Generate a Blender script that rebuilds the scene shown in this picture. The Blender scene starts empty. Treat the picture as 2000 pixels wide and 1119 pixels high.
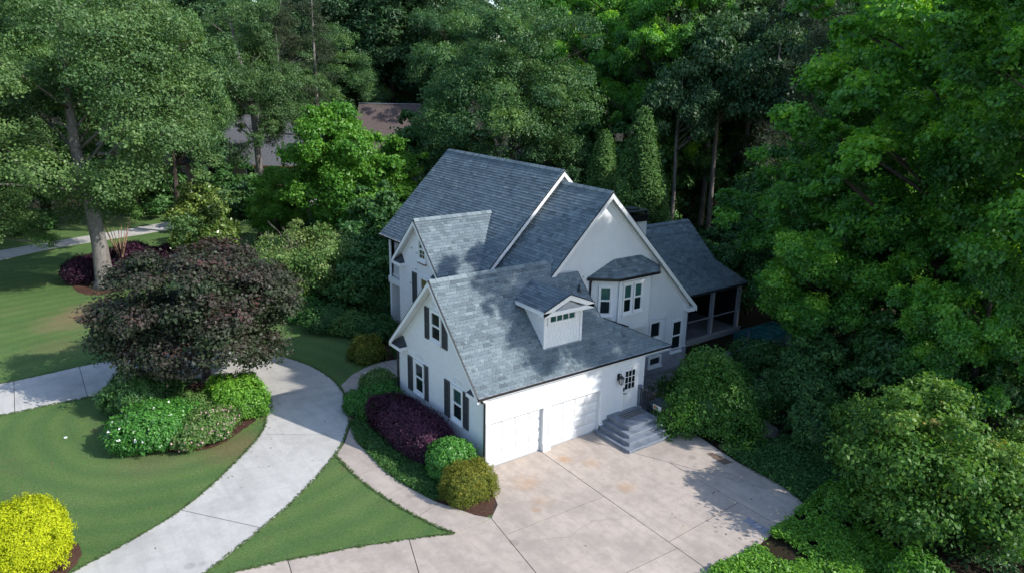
import bpy, bmesh, math, random
import numpy as np
from mathutils import Vector, Matrix
from mathutils import geometry as geo

# ------------------------------------------------------------------ camera, world, sun
sc = bpy.context.scene
col = sc.collection
R_ = math.radians
cam_d = bpy.data.cameras.new('camera')
cam = bpy.data.objects.new('camera', cam_d)
col.objects.link(cam)
F_ = Vector((0.56136322, 0.77807657, -0.28190102))
RT = Vector((0.81389325, -0.58074048, 0.0178402))
UP = Vector((0.14983029, 0.23945217, 0.95927761))
CAMP = Vector((-14.40891633, -21.60627731, 15.33758096))
mw = Matrix.Identity(4)
for i in range(3):
    mw[i][0] = RT[i]; mw[i][1] = UP[i]; mw[i][2] = -F_[i]; mw[i][3] = CAMP[i]
cam.matrix_world = mw
cam_d.sensor_width = 36
cam_d.lens = 36 * 1433.8 / 2000
cam_d.clip_end = 2000
sc.camera = cam

SUN_EL = 36.0
SUN_AZ = -55.0          # plan angle (from +X, towards +Y) of the direction TO the sun
sd = Vector((math.cos(R_(SUN_EL)) * math.cos(R_(SUN_AZ)), math.cos(R_(SUN_EL)) * math.sin(R_(SUN_AZ)), math.sin(R_(SUN_EL))))
w = bpy.data.worlds.new('World'); sc.world = w; w.use_nodes = True
nt = w.node_tree
sky = nt.nodes.new('ShaderNodeTexSky'); sky.sky_type = 'NISHITA'; sky.sun_disc = False
sky.sun_elevation = R_(SUN_EL)
sky.sun_rotation = R_(90 - SUN_AZ)
sky.air_density = 1.0; sky.dust_density = .7; sky.ozone_density = 1.6
bg = nt.nodes['Background']
nt.links.new(sky.outputs[0], bg.inputs[0]); bg.inputs[1].default_value = 0.15
sun_d = bpy.data.lights.new('sun', 'SUN'); sun_d.energy = 3.0; sun_d.angle = R_(0.5); sun_d.color = (1.0, 0.96, 0.90)
sun = bpy.data.objects.new('sun', sun_d); col.objects.link(sun)
sun.rotation_euler = (-sd).to_track_quat('-Z', 'Y').to_euler()
sun.location = (30, -40, 50)
sc.view_settings.view_transform = 'Standard'; sc.view_settings.look = 'None'
sc.view_settings.exposure = 0.86; sc.view_settings.gamma = 1.0
sc.view_settings.use_curve_mapping = False
sc.render.engine = 'CYCLES'
sc.cycles.max_bounces = 6; sc.cycles.diffuse_bounces = 3; sc.cycles.glossy_bounces = 2
sc.cycles.transmission_bounces = 3; sc.cycles.transparent_max_bounces = 6

# ------------------------------------------------------------------ helpers
def tag(o, label=None, cat=None, group=None, kind=None):
    if label: o['label'] = label
    if cat: o['category'] = cat
    if group: o['group'] = group
    if kind: o['kind'] = kind
    return o

def empty(name, loc=(0, 0, 0), rz=0, parent=None):
    o = bpy.data.objects.new(name, None); col.objects.link(o)
    o.location = loc; o.rotation_euler = (0, 0, rz); o.empty_display_size = .3
    if parent: o.parent = parent
    return o

def link(name, me, mat=None, parent=None):
    o = bpy.data.objects.new(name, me); col.objects.link(o)
    if mat is not None and len(me.materials) == 0: me.materials.append(mat)
    if parent: o.parent = parent
    return o

def copy_tree(o, parent=None):
    c = o.copy(); col.objects.link(c)
    if parent: c.parent = parent
    for ch in list(o.children): copy_tree(ch, c)
    return c

class MB:
    def __init__(s): s.v = []; s.f = []; s.t = []
    def add(s, vs, fs, t=.5):
        n = len(s.v); s.v += [tuple(q) for q in vs]
        for f in fs: s.f.append([n + i for i in f]); s.t.append(t)
    def hexa(s, p, t=.5):        # 8 points: bottom ring 0-3, top ring 4-7
        s.add(p, [(3, 2, 1, 0), (4, 5, 6, 7), (0, 1, 5, 4), (1, 2, 6, 5), (2, 3, 7, 6), (3, 0, 4, 7)], t)
    def box(s, x0, x1, y0, y1, z0, z1, t=.5):
        s.hexa([(x0, y0, z0), (x1, y0, z0), (x1, y1, z0), (x0, y1, z0), (x0, y0, z1), (x1, y0, z1), (x1, y1, z1), (x0, y1, z1)], t)
    def prism(s, pts, d, t=.5):   # polygon (3D) extruded by vector d
        n = len(pts); d = Vector(d); P = [Vector(q) for q in pts]
        vs = P + [q + d for q in P]
        fs = [tuple(range(n)), tuple(reversed(range(n, 2 * n)))] + [(i, i + n, (i + 1) % n + n, (i + 1) % n) for i in range(n)]
        s.add(vs, fs, t)
    def beam(s, p0, p1, w, h, up=(0, 0, 1), t=.5):
        p0 = Vector(p0); p1 = Vector(p1); d = (p1 - p0).normalized(); up = Vector(up)
        sd_ = d.cross(up).normalized() * w / 2; u2 = sd_.cross(d).normalized() * h / 2
        s.hexa([p0 - sd_ - u2, p0 + sd_ - u2, p1 + sd_ - u2, p1 - sd_ - u2, p0 - sd_ + u2, p0 + sd_ + u2, p1 + sd_ + u2, p1 - sd_ + u2], t)
    def tube(s, pts, rad, k=8, t=.5, cap=True):
        pts = [Vector(q) for q in pts]; n0 = len(s.v); prev = None
        for i, q in enumerate(pts):
            d = (pts[min(i + 1, len(pts) - 1)] - pts[max(i - 1, 0)]).normalized()
            a = d.cross(Vector((0, 0, 1)))
            if a.length < .05: a = d.cross(Vector((0, 1, 0)))
            a.normalize()
            if prev is not None:
                a = (prev - d * prev.dot(d)).normalized()
            prev = a; b = d.cross(a)
            for j in range(k):
                an = 2 * math.pi * j / k
                s.v.append(tuple(q + (a * math.cos(an) + b * math.sin(an)) * rad[i]))
        for i in range(len(pts) - 1):
            for j in range(k):
                s.f.append([n0 + i * k + j, n0 + i * k + (j + 1) % k, n0 + (i + 1) * k + (j + 1) % k, n0 + (i + 1) * k + j]); s.t.append(t)
        if cap:
            s.f.append([n0 + j for j in reversed(range(k))]); s.t.append(t)
            s.f.append([n0 + (len(pts) - 1) * k + j for j in range(k)]); s.t.append(t)
    def mesh(s, name, mat=None, smooth=False, fix=True):
        me = bpy.data.meshes.new(name); me.from_pydata(s.v, [], s.f)
        a = me.attributes.new('tint', 'FLOAT', 'FACE'); a.data.foreach_set('value', s.t)
        if fix:
            bm = bmesh.new(); bm.from_mesh(me); bmesh.ops.recalc_face_normals(bm, faces=bm.faces); bm.to_mesh(me); bm.free()
        if mat: me.materials.append(mat)
        if smooth: me.polygons.foreach_set('use_smooth', [True] * len(me.polygons))
        me.update(); return me
    def build(s, name, mat, parent=None, smooth=False, fix=True):
        return link(name, s.mesh(name, mat, smooth, fix), None, parent)

# ------------------------------------------------------------------ materials
def newmat(name):
    m = bpy.data.materials.new(name); m.use_nodes = True
    n = m.node_tree.nodes; b = n['Principled BSDF']
    return m, n, m.node_tree.links, b

def N(n, typ, **kw):
    x = n.new(typ)
    for k, v in kw.items():
        if k.startswith('i_'): x.inputs[int(k[2:])].default_value = v
        else: setattr(x, k, v)
    return x

def noise(n, l, vec, scale, detail=4, rough=.6):
    x = n.new('ShaderNodeTexNoise'); x.inputs['Scale'].default_value = scale
    x.inputs['Detail'].default_value = detail; x.inputs['Roughness'].default_value = rough
    if vec is not None: l.new(vec, x.inputs['Vector'])
    return x.outputs[0]

def ramp(n, l, fac, stops):
    x = n.new('ShaderNodeValToRGB'); e = x.color_ramp.elements
    while len(e) > 1: e.remove(e[-1])
    e[0].position = stops[0][0]; e[0].color = (*stops[0][1], 1)
    for p_, c in stops[1:]:
        q = e.new(p_); q.color = (*c, 1)
    l.new(fac, x.inputs[0]); return x.outputs[0]

def mix(n, l, fac, a, b, mode='MIX'):
    x = n.new('ShaderNodeMix'); x.data_type = 'RGBA'; x.blend_type = mode
    for sock, v in ((0, fac), (6, a), (7, b)):
        if hasattr(v, 'is_linked') or isinstance(v, bpy.types.NodeSocket): l.new(v, x.inputs[sock])
        elif sock == 0: x.inputs[0].default_value = v
        else: x.inputs[sock].default_value = (*v, 1)
    return x.outputs[2]

def math_(n, l, op, a, b=None, c=None):
    x = n.new('ShaderNodeMath'); x.operation = op
    for i, v in enumerate((a, b, c)):
        if v is None: continue
        if isinstance(v, bpy.types.NodeSocket): l.new(v, x.inputs[i])
        else: x.inputs[i].default_value = v
    return x.outputs[0]

def bump(n, l, h, b, strength=.3, dist=.02):
    x = n.new('ShaderNodeBump'); x.inputs['Strength'].default_value = strength; x.inputs['Distance'].default_value = dist
    l.new(h, x.inputs['Height']); l.new(x.outputs[0], b.inputs['Normal'])

def objvec(n): return n.new('ShaderNodeNewGeometry').outputs['Position']

def plain(name, c, rough=.6, spec=.4, metal=0, var=.12, vs=6.0):
    m, n, l, b = newmat(name)
    v = objvec(n); f = noise(n, l, v, vs, 5)
    cc = ramp(n, l, f, [(.3, tuple(x * (1 - var) for x in c)), (.7, tuple(min(1, x * (1 + var)) for x in c))])
    l.new(cc, b.inputs['Base Color'])
    b.inputs['Roughness'].default_value = rough; b.inputs['Specular IOR Level'].default_value = spec
    b.inputs['Metallic'].default_value = metal
    return m

M = {}
def brickwall(name, c, mort, var=.05, bs=.9):
    m, n, l, b = newmat(name)
    pos = objvec(n); sp = n.new('ShaderNodeSeparateXYZ'); l.new(pos, sp.inputs[0])
    cx = n.new('ShaderNodeCombineXYZ'); l.new(math_(n, l, 'ADD', sp.outputs[0], sp.outputs[1]), cx.inputs[0]); l.new(sp.outputs[2], cx.inputs[1])
    br = n.new('ShaderNodeTexBrick'); l.new(cx.outputs[0], br.inputs['Vector'])
    br.inputs['Scale'].default_value = 1.0; br.inputs['Brick Width'].default_value = .21; br.inputs['Row Height'].default_value = .075
    br.inputs['Mortar Size'].default_value = .007; br.inputs['Mortar Smooth'].default_value = .3
    br.inputs['Color1'].default_value = (*c, 1); br.inputs['Color2'].default_value = (*[x * (1 - 2 * var) for x in c], 1)
    br.inputs['Mortar'].default_value = (*mort, 1)
    f = noise(n, l, pos, 1.3, 6, .65)
    cc = mix(n, l, ramp(n, l, f, [(.35, (0, 0, 0)), (.75, (1, 1, 1))]), br.outputs[0], tuple(x * .9 for x in c))
    # rain streaks: noise stretched vertically
    mp = n.new('ShaderNodeMapping'); mp.inputs['Scale'].default_value = (3.5, 3.5, .25); l.new(pos, mp.inputs[0])
    s2 = noise(n, l, mp.outputs[0], 1.0, 5, .7)
    cc = mix(n, l, math_(n, l, 'MULTIPLY', ramp(n, l, s2, [(.5, (0, 0, 0)), (.8, (1, 1, 1))]), .35), cc, tuple(x * .82 for x in c))
    l.new(cc, b.inputs['Base Color']); b.inputs['Roughness'].default_value = .65; b.inputs['Specular IOR Level'].default_value = .25
    inv = math_(n, l, 'SUBTRACT', 1.0, br.outputs['Fac'])
    h = math_(n, l, 'ADD', inv, math_(n, l, 'MULTIPLY', noise(n, l, pos, 25, 3), .5))
    bump(n, l, h, b, .55 * bs, .012)
    return m
M['white_brick'] = brickwall('white_painted_brick', (.80, .81, .82), (.74, .75, .76))
M['white_wash'] = brickwall('whitewashed_brick', (.78, .775, .79), (.66, .64, .65), .06, 1)
M['white_stucco'] = brickwall('white_painted_masonry', (.70, .715, .73), (.675, .69, .705), .02, .35)
M['trim'] = plain('white_trim', (.75, .75, .75), .45, .4, var=.04, vs=2)
M['door_white'] = plain('white_door_paint', (.70, .70, .695), .4, .4, var=.03, vs=3)
M['fiber'] = plain('white_shake_paint', (.70, .71, .72), .6, .3, var=.05, vs=5)
M['black_metal'] = plain('black_metal', (.012, .013, .015), .35, .5, var=.2)
M['shutter'] = plain('charcoal_shutter', (.055, .058, .065), .5, .4, var=.15)
M['foundation'] = plain('grey_foundation_paint', (.30, .31, .34), .8, .2, var=.12, vs=2)
M['step'] = plain('grey_step_paint', (.17, .195, .235), .6, .3, var=.22, vs=3)
M['edge'] = plain('grey_step_edge', (.27, .30, .34), .6, .3, var=.2, vs=4)
M['patio'] = plain('dark_patio_concrete', (.17, .17, .18), .8, .2, var=.2, vs=1.5)
M['louver'] = plain('grey_louver', (.35, .36, .38), .6, .3)
M['copper'] = plain('dark_return_roof', (.035, .042, .052), .5, .4, var=.3, vs=8)
M['frame_dark'] = plain('porch_post_paint', (.24, .26, .29), .6, .3)
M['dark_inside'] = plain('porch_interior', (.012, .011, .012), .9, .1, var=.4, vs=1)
M['brick_tan'] = brickwall('tan_brick', (.36, .26, .2), (.45, .4, .35), .1, 1)
M['wood_red'] = plain('brown_wood', (.16, .07, .045), .7, .2, var=.2)

def glassmat(name, c, r=.08):
    m, n, l, b = newmat(name)
    f = noise(n, l, objvec(n), 1.2, 3)
    l.new(ramp(n, l, f, [(.35, tuple(x * .5 for x in c)), (.7, c)]), b.inputs['Base Color'])
    b.inputs['Roughness'].default_value = r; b.inputs['Specular IOR Level'].default_value = .7
    b.inputs['Coat Weight'].default_value = .3; b.inputs['Coat Roughness'].default_value = .03
    return m
M['glass'] = glassmat('window_glass', (.012, .022, .025))
M['glass_teal'] = glassmat('teal_window_glass', (.045, .13, .12))  # teal tint in the glass base colour
M['glass_amber'] = glassmat('amber_window_glass', (.13, .055, .025))  # amber tint in the glass base colour

def shinglemat(name, dark, mid, light):
    m, n, l, b = newmat(name)
    at = N(n, 'ShaderNodeAttribute', attribute_name='tint')
    pos = objvec(n)
    f = math_(n, l, 'ADD', at.outputs['Fac'], math_(n, l, 'MULTIPLY', math_(n, l, 'SUBTRACT', noise(n, l, pos, .5, 3), .5), .35))
    c = ramp(n, l, f, [(.05, dark), (.45, mid), (.95, light)])
    g = noise(n, l, pos, 70, 2, .8)
    c = mix(n, l, .5, c, ramp(n, l, g, [(.3, (.25, .25, .25)), (.7, (.75, .75, .75))]), 'OVERLAY')
    st = noise(n, l, pos, .35, 5, .7)
    c = mix(n, l, math_(n, l, 'MULTIPLY', ramp(n, l, st, [(.5, (0, 0, 0)), (.75, (1, 1, 1))]), .35), c, mid)
    l.new(c, b.inputs['Base Color']); b.inputs['Roughness'].default_value = .85; b.inputs['Specular IOR Level'].default_value = .25
    bump(n, l, g, b, .5, .006)
    return m
M['shingle'] = shinglemat('blue_grey_shingle', (.085, .108, .122), (.15, .19, .21), (.235, .28, .295))

def shingletex(name, c):
    m, n, l, b = newmat(name)
    pos = n.new('ShaderNodeTexCoord').outputs['UV']
    br = n.new('ShaderNodeTexBrick'); l.new(pos, br.inputs['Vector'])
    br.inputs['Brick Width'].default_value = .35; br.inputs['Row Height'].default_value = .2; br.inputs['Mortar Size'].default_value = .018
    br.inputs['Color1'].default_value = (*c, 1); br.inputs['Color2'].default_value = (*[x * .65 for x in c], 1); br.inputs['Mortar'].default_value = (*[x * .35 for x in c], 1)
    f = noise(n, l, objvec(n), .6, 4)
    l.new(mix(n, l, f, br.outputs[0], tuple(x * .75 for x in c)), b.inputs['Base Color']); b.inputs['Roughness'].default_value = .9
    bump(n, l, math_(n, l, 'SUBTRACT', 1.0, br.outputs['Fac']), b, .5, .03)
    return m
M['brown_roof'] = shingletex('brown_neighbour_shingle', (.17, .125, .115))
M['grey_roof'] = shingletex('grey_neighbour_shingle', (.16, .165, .19))

def concrete(name, c, stain, warm, rust=False):
    m, n, l, b = newmat(name)
    pos = objvec(n)
    oi = n.new('ShaderNodeObjectInfo')
    a = noise(n, l, pos, .45, 8, .68); f2 = noise(n, l, pos, 2.6, 8, .7); f3 = noise(n, l, pos, 60, 3, .7)
    cc = ramp(n, l, a, [(.34, tuple(x * .76 for x in c)), (.5, c), (.66, tuple(min(1, x * 1.12) for x in c))])
    cc = mix(n, l, math_(n, l, 'MULTIPLY', ramp(n, l, f2, [(.46, (0, 0, 0)), (.66, (1, 1, 1))]), .62), cc, stain)
    cc = mix(n, l, math_(n, l, 'MULTIPLY', ramp(n, l, noise(n, l, pos, .9, 5, .6), [(.52, (0, 0, 0)), (.7, (1, 1, 1))]), .45), cc, warm)
    # worn tyre / water streaks running along one direction
    mp = n.new('ShaderNodeMapping'); mp.inputs['Scale'].default_value = (2.6, .35, 1); mp.inputs['Rotation'].default_value = (0, 0, R_(8)); l.new(pos, mp.inputs[0])
    cc = mix(n, l, math_(n, l, 'MULTIPLY', ramp(n, l, noise(n, l, mp.outputs[0], 1.0, 6, .7), [(.48, (0, 0, 0)), (.64, (1, 1, 1))]), .42), cc, tuple(x * .74 for x in c))
    # small dark spots
    vo = n.new('ShaderNodeTexVoronoi'); vo.inputs['Scale'].default_value = .55; l.new(pos, vo.inputs['Vector'])
    cc = mix(n, l, math_(n, l, 'MULTIPLY', ramp(n, l, vo.outputs[0], [(.07, (1, 1, 1)), (.12, (0, 0, 0))]), .4), cc, tuple(x * .45 for x in c))
    if rust:
        for (rx, ry, rr, k) in ((3.3, -1.0, .45, .6), (4.0, -1.9, .5, .35), (3.9, -4.0, .5, .45), (.9, -1.6, .8, .35), (.6, -2.9, .6, .25), (.1, -3.3, .25, .5)):
            cb = n.new('ShaderNodeCombineXYZ'); cb.inputs[0].default_value = rx; cb.inputs[1].default_value = ry; cb.inputs[2].default_value = .02
            d = n.new('ShaderNodeVectorMath'); d.operation = 'DISTANCE'; l.new(pos, d.inputs[0]); l.new(cb.outputs[0], d.inputs[1])
            q = math_(n, l, 'DIVIDE', d.outputs['Value'], rr)
            q = math_(n, l, 'ADD', q, math_(n, l, 'MULTIPLY', math_(n, l, 'SUBTRACT', noise(n, l, pos, 4, 6, .75), .5), 2.2))
            cc = mix(n, l, math_(n, l, 'MULTIPLY', ramp(n, l, q, [(.1, (1, 1, 1)), (.9, (0, 0, 0))]), k), cc, (.42, .22, .08))
    v = math_(n, l, 'ADD', .94, math_(n, l, 'MULTIPLY', oi.outputs['Random'], .1))
    vm = n.new('ShaderNodeVectorMath'); vm.operation = 'SCALE'; l.new(cc, vm.inputs[0]); l.new(v, vm.inputs['Scale'])
    cc = mix(n, l, .12, vm.outputs[0], ramp(n, l, f3, [(.3, (.2, .2, .2)), (.7, (.8, .8, .8))]), 'OVERLAY')
    l.new(cc, b.inputs['Base Color']); b.inputs['Roughness'].default_value = .88; b.inputs['Specular IOR Level'].default_value = .2
    bump(n, l, f3, b, .15, .004)
    return m
M['drive'] = concrete('pale_grey_concrete', (.49, .47, .435), (.425, .405, .375), (.505, .48, .44))
M['court'] = concrete('tan_concrete', (.465, .395, .34), (.35, .295, .25), (.52, .42, .34), True)
M['walk'] = concrete('pinkish_walk_concrete', (.44, .375, .325), (.34, .29, .25), (.46, .38, .31))
M['joint'] = plain('dark_joint', (.06, .05, .045), .95, .1, var=.3)

def lawnmat():
    m, n, l, b = newmat('mown_grass')
    pos = objvec(n)
    a = noise(n, l, pos, .22, 6, .6); f = noise(n, l, pos, 3.2, 8, .75); g = noise(n, l, pos, 38, 3, .8)
    cc = ramp(n, l, a, [(.3, (.075, .142, .038)), (.52, (.102, .176, .048)), (.72, (.14, .195, .066))])
    cc = mix(n, l, math_(n, l, 'MULTIPLY', ramp(n, l, f, [(.45, (0, 0, 0)), (.75, (1, 1, 1))]), .55), cc, (.16, .19, .085))
    # mowing arcs around the island bed
    cb = n.new('ShaderNodeCombineXYZ'); cb.inputs[0].default_value = -8.6; cb.inputs[1].default_value = 12.5
    d = n.new('ShaderNodeVectorMath'); d.operation = 'DISTANCE'; l.new(pos, d.inputs[0]); l.new(cb.outputs[0], d.inputs[1])
    dd = math_(n, l, 'ADD', d.outputs['Value'], math_(n, l, 'MULTIPLY', noise(n, l, pos, .3, 3), 1.2))
    st = math_(n, l, 'SINE', math_(n, l, 'MULTIPLY', dd, 5.2))
    st = math_(n, l, 'MULTIPLY', math_(n, l, 'ADD', st, 1.0), .2)
    cc = mix(n, l, st, cc, (.055, .125, .042))
    # thin brownish patches
    p1 = noise(n, l, pos, .55, 6, .7)
    cc = mix(n, l, math_(n, l, 'MULTIPLY', ramp(n, l, p1, [(.56, (0, 0, 0)), (.72, (1, 1, 1))]), .55), cc, (.14, .12, .055))
    for (rx, ry, rr, k, c2) in ((-10.0, 30.5, 2.6, .8, (.24, .15, .10)), (-11.6, 29.0, 2.6, .6, (.22, .17, .09)), (-7.6, 7.4, 1.9, .55, (.2, .125, .07)), (-10.7, 8.0, 1.6, .35, (.14, .125, .06)), (-5.5, 9.9, .9, .55, (.2, .12, .07)), (-12.5, 24.5, 2.2, .4, (.17, .14, .07))):
        c3 = n.new('ShaderNodeCombineXYZ'); c3.inputs[0].default_value = rx; c3.inputs[1].default_value = ry
        d2 = n.new('ShaderNodeVectorMath'); d2.operation = 'DISTANCE'; l.new(pos, d2.inputs[0]); l.new(c3.outputs[0], d2.inputs[1])
        q = math_(n, l, 'ADD', math_(n, l, 'DIVIDE', d2.outputs['Value'], rr), math_(n, l, 'MULTIPLY', math_(n, l, 'SUBTRACT', p1, .5), 1.8))
        cc = mix(n, l, math_(n, l, 'MULTIPLY', ramp(n, l, q, [(.25, (1, 1, 1)), (1.1, (0, 0, 0))]), k), cc, c2)
    g3 = noise(n, l, pos, 11, 5, .85)
    cc = mix(n, l, .55, cc, ramp(n, l, g3, [(.32, (.12, .12, .12)), (.68, (.88, .88, .88))]), 'OVERLAY')
    cc = mix(n, l, .45, cc, ramp(n, l, g, [(.3, (.12, .12, .12)), (.7, (.88, .88, .88))]), 'OVERLAY')
    l.new(cc, b.inputs['Base Color']); b.inputs['Roughness'].default_value = .9; b.inputs['Specular IOR Level'].default_value = .15
    bump(n, l, g, b, .8, .04)
    return m
M['lawn'] = lawnmat()

def litter(name, stops, sc_=5, bs=.8):
    m, n, l, b = newmat(name)
    pos = objvec(n); f = noise(n, l, pos, sc_, 8, .8); g = noise(n, l, pos, .3, 4); h = noise(n, l, pos, 30, 4, .8)
    q = math_(n, l, 'ADD', math_(n, l, 'MULTIPLY', f, .6), math_(n, l, 'MULTIPLY', h, .4))
    q = math_(n, l, 'ADD', q, math_(n, l, 'MULTIPLY', math_(n, l, 'SUBTRACT', g, .5), .5))
    l.new(ramp(n, l, q, stops), b.inputs['Base Color']); b.inputs['Roughness'].default_value = .95; b.inputs['Specular IOR Level'].default_value = .1
    bump(n, l, h, b, bs, .05)
    return m
M['forest_floor'] = litter('leaf_litter', [(.3, (.018, .014, .009)), (.5, (.04, .028, .018)), (.6, (.022, .035, .012)), (.78, (.07, .048, .03))])
M['mulch'] = litter('red_brown_mulch', [(.3, (.03, .016, .012)), (.5, (.085, .045, .033)), (.62, (.15, .085, .06)), (.75, (.24, .15, .11))], 11)
M['redsoil'] = litter('bare_soil', [(.3, (.10, .06, .04)), (.55, (.20, .12, .085)), (.75, (.30, .20, .15))], 7)

def leafmat(name, stops, rough=.5, spec=.35, trans=.35, gain=1.7, tcol=(1.25, 1.3, .55)):
    m, n, l, b = newmat(name)
    at = N(n, 'ShaderNodeAttribute', attribute_name='tint')
    oi = n.new('ShaderNodeObjectInfo')
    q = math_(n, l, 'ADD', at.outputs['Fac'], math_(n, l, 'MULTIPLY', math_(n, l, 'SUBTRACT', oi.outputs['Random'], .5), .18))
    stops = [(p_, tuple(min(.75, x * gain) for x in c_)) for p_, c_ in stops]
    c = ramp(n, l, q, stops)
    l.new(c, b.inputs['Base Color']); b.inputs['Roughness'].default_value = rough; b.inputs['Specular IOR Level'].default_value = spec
    tr = n.new('ShaderNodeBsdfTranslucent')
    c2 = mix(n, l, 1.0, c, tcol, 'MULTIPLY'); l.new(c2, tr.inputs[0])
    ms = n.new('ShaderNodeMixShader'); ms.inputs[0].default_value = trans
    l.new(b.outputs[0], ms.inputs[1]); l.new(tr.outputs[0], ms.inputs[2]); l.new(ms.outputs[0], n['Material Output'].inputs[0])
    return m
LM = {}
LM['oak'] = leafmat('oak_leaves', [(.1, (.026, .06, .02)), (.5, (.058, .112, .036)), (.9, (.105, .165, .05))], trans=.3, gain=1.6)
LM['fine'] = leafmat('willow_oak_leaves', [(.1, (.022, .062, .028)), (.5, (.05, .11, .036)), (.9, (.10, .17, .046))], trans=.3)
LM['tulip'] = leafmat('tulip_tree_leaves', [(.1, (.02, .062, .016)), (.5, (.046, .125, .022)), (.85, (.092, .20, .028)), (1, (.15, .24, .035))], .42, .45, .5, gain=2.45, tcol=(1.6, 1.5, .5))
LM['bush'] = leafmat('mid_green_bush_leaves', [(.1, (.02, .065, .012)), (.5, (.042, .115, .018)), (.9, (.085, .17, .03))], .45, .35, .35)
LM['lime'] = leafmat('lime_green_leaves', [(.1, (.03, .09, .012)), (.5, (.068, .185, .022)), (.9, (.135, .26, .035))], .45, .4, .4, gain=1.5)
LM['mag'] = leafmat('magnolia_leaves', [(.1, (.03, .055, .012)), (.5, (.07, .12, .025)), (.9, (.17, .21, .05))], .35, .5, .2)
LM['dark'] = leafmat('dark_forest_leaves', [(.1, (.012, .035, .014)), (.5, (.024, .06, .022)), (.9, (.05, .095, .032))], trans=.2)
LM['pine'] = leafmat('pine_needles', [(.1, (.018, .032, .018)), (.5, (.038, .058, .028)), (.9, (.075, .085, .045))], .6, .2, .15)
LM['cyp'] = leafmat('cypress_foliage', [(.1, (.022, .055, .014)), (.5, (.048, .10, .024)), (.9, (.085, .15, .035))], .6, .2, .2, gain=1.9)
LM['maple'] = leafmat('purple_maple_leaves', [(.05, (.028, .052, .02)), (.4, (.052, .068, .034)), (.6, (.058, .056, .04)), (.85, (.076, .062, .052)), (1, (.11, .055, .046))], .5, .3, .25, gain=1.0)
LM['loro'] = leafmat('purple_hedge_leaves', [(.1, (.02, .008, .018)), (.5, (.06, .018, .042)), (.85, (.12, .035, .075)), (1, (.22, .09, .12))], .5, .3, .15, gain=1.0)
LM['box'] = leafmat('boxwood_leaves', [(.1, (.014, .055, .012)), (.5, (.03, .11, .018)), (.9, (.07, .19, .03))], .4, .4, .25)
LM['bright'] = leafmat('bright_shrub_leaves', [(.1, (.035, .10, .012)), (.5, (.08, .19, .02)), (.9, (.15, .29, .03))], .45, .35, .3)
LM['gold'] = leafmat('yellow_shrub_leaves', [(.1, (.20, .26, .008)), (.4, (.48, .54, .012)), (.9, (.66, .68, .03))], .6, .2, .3, gain=1)
LM['olive'] = leafmat('olive_gold_leaves', [(.1, (.03, .05, .01)), (.5, (.09, .11, .015)), (.9, (.18, .16, .025))], .6, .2, .2)
LM['azalea'] = leafmat('azalea_leaves', [(.1, (.03, .075, .018)), (.5, (.065, .13, .03)), (.9, (.12, .16, .05))], .5, .3, .25)
LM['cover'] = leafmat('ground_cover_leaves', [(.1, (.014, .045, .012)), (.5, (.035, .09, .022)), (.9, (.07, .14, .035))], .5, .3, .2)
LM['vib'] = leafmat('shrub_tree_leaves', [(.1, (.025, .07, .014)), (.5, (.062, .135, .022)), (.88, (.12, .19, .04)), (1, (.26, .19, .06))], .5, .3, .35)
LM['white_fl'] = plain('white_petals', (.8, .8, .78), .6, .2, var=.03)
LM['pink_fl'] = plain('pink_petals', (.62, .36, .40), .6, .2, var=.15, vs=12)
def barkmat(name, a, b_):
    m, n, l, b = newmat(name)
    pos = objvec(n); mp = n.new('ShaderNodeMapping'); mp.inputs['Scale'].default_value = (9, 9, 1.6); l.new(pos, mp.inputs[0])
    f = noise(n, l, mp.outputs[0], 1.0, 6, .75)
    l.new(ramp(n, l, f, [(.3, a), (.7, b_)]), b.inputs['Base Color']); b.inputs['Roughness'].default_value = .95
    b.inputs['Specular IOR Level'].default_value = .1; bump(n, l, f, b, .8, .06)
    return m
M['bark'] = barkmat('grey_bark', (.09, .08, .07), (.27, .25, .23))
M['bark_dark'] = barkmat('dark_bark', (.03, .025, .02), (.11, .09, .075))
M['bark_pale'] = barkmat('pale_branch_bark', (.16, .13, .11), (.36, .31, .27))
M['bark_tan'] = barkmat('tan_bark', (.22, .13, .08), (.42, .28, .19))

# ------------------------------------------------------------------ ground
def poly_obj(name, pts, z, mat, parent=None, thick=0.0, kind='structure', cuts=(), gap=.012):
    """flat polygon, optionally extruded down, optionally cut in pieces by lines -> list of bmesh pieces"""
    bm = bmesh.new(); vs = [bm.verts.new((x, y, z)) for x, y in pts]; bm.faces.new(vs)
    bmesh.ops.recalc_face_normals(bm, faces=bm.faces)
    if bm.faces[:][0].normal.z < 0: bmesh.ops.reverse_faces(bm, faces=bm.faces)
    if thick:
        r = bmesh.ops.extrude_face_region(bm, geom=bm.faces[:])
        bmesh.ops.translate(bm, verts=[g for g in r['geom'] if isinstance(g, bmesh.types.BMVert)], vec=(0, 0, -thick))
        bmesh.ops.recalc_face_normals(bm, faces=bm.faces)
    me = bpy.data.meshes.new(name); bm.to_mesh(me); bm.free(); me.materials.append(mat)
    o = link(name, me, None, parent)
    if kind: o['kind'] = kind
    return o

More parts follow.
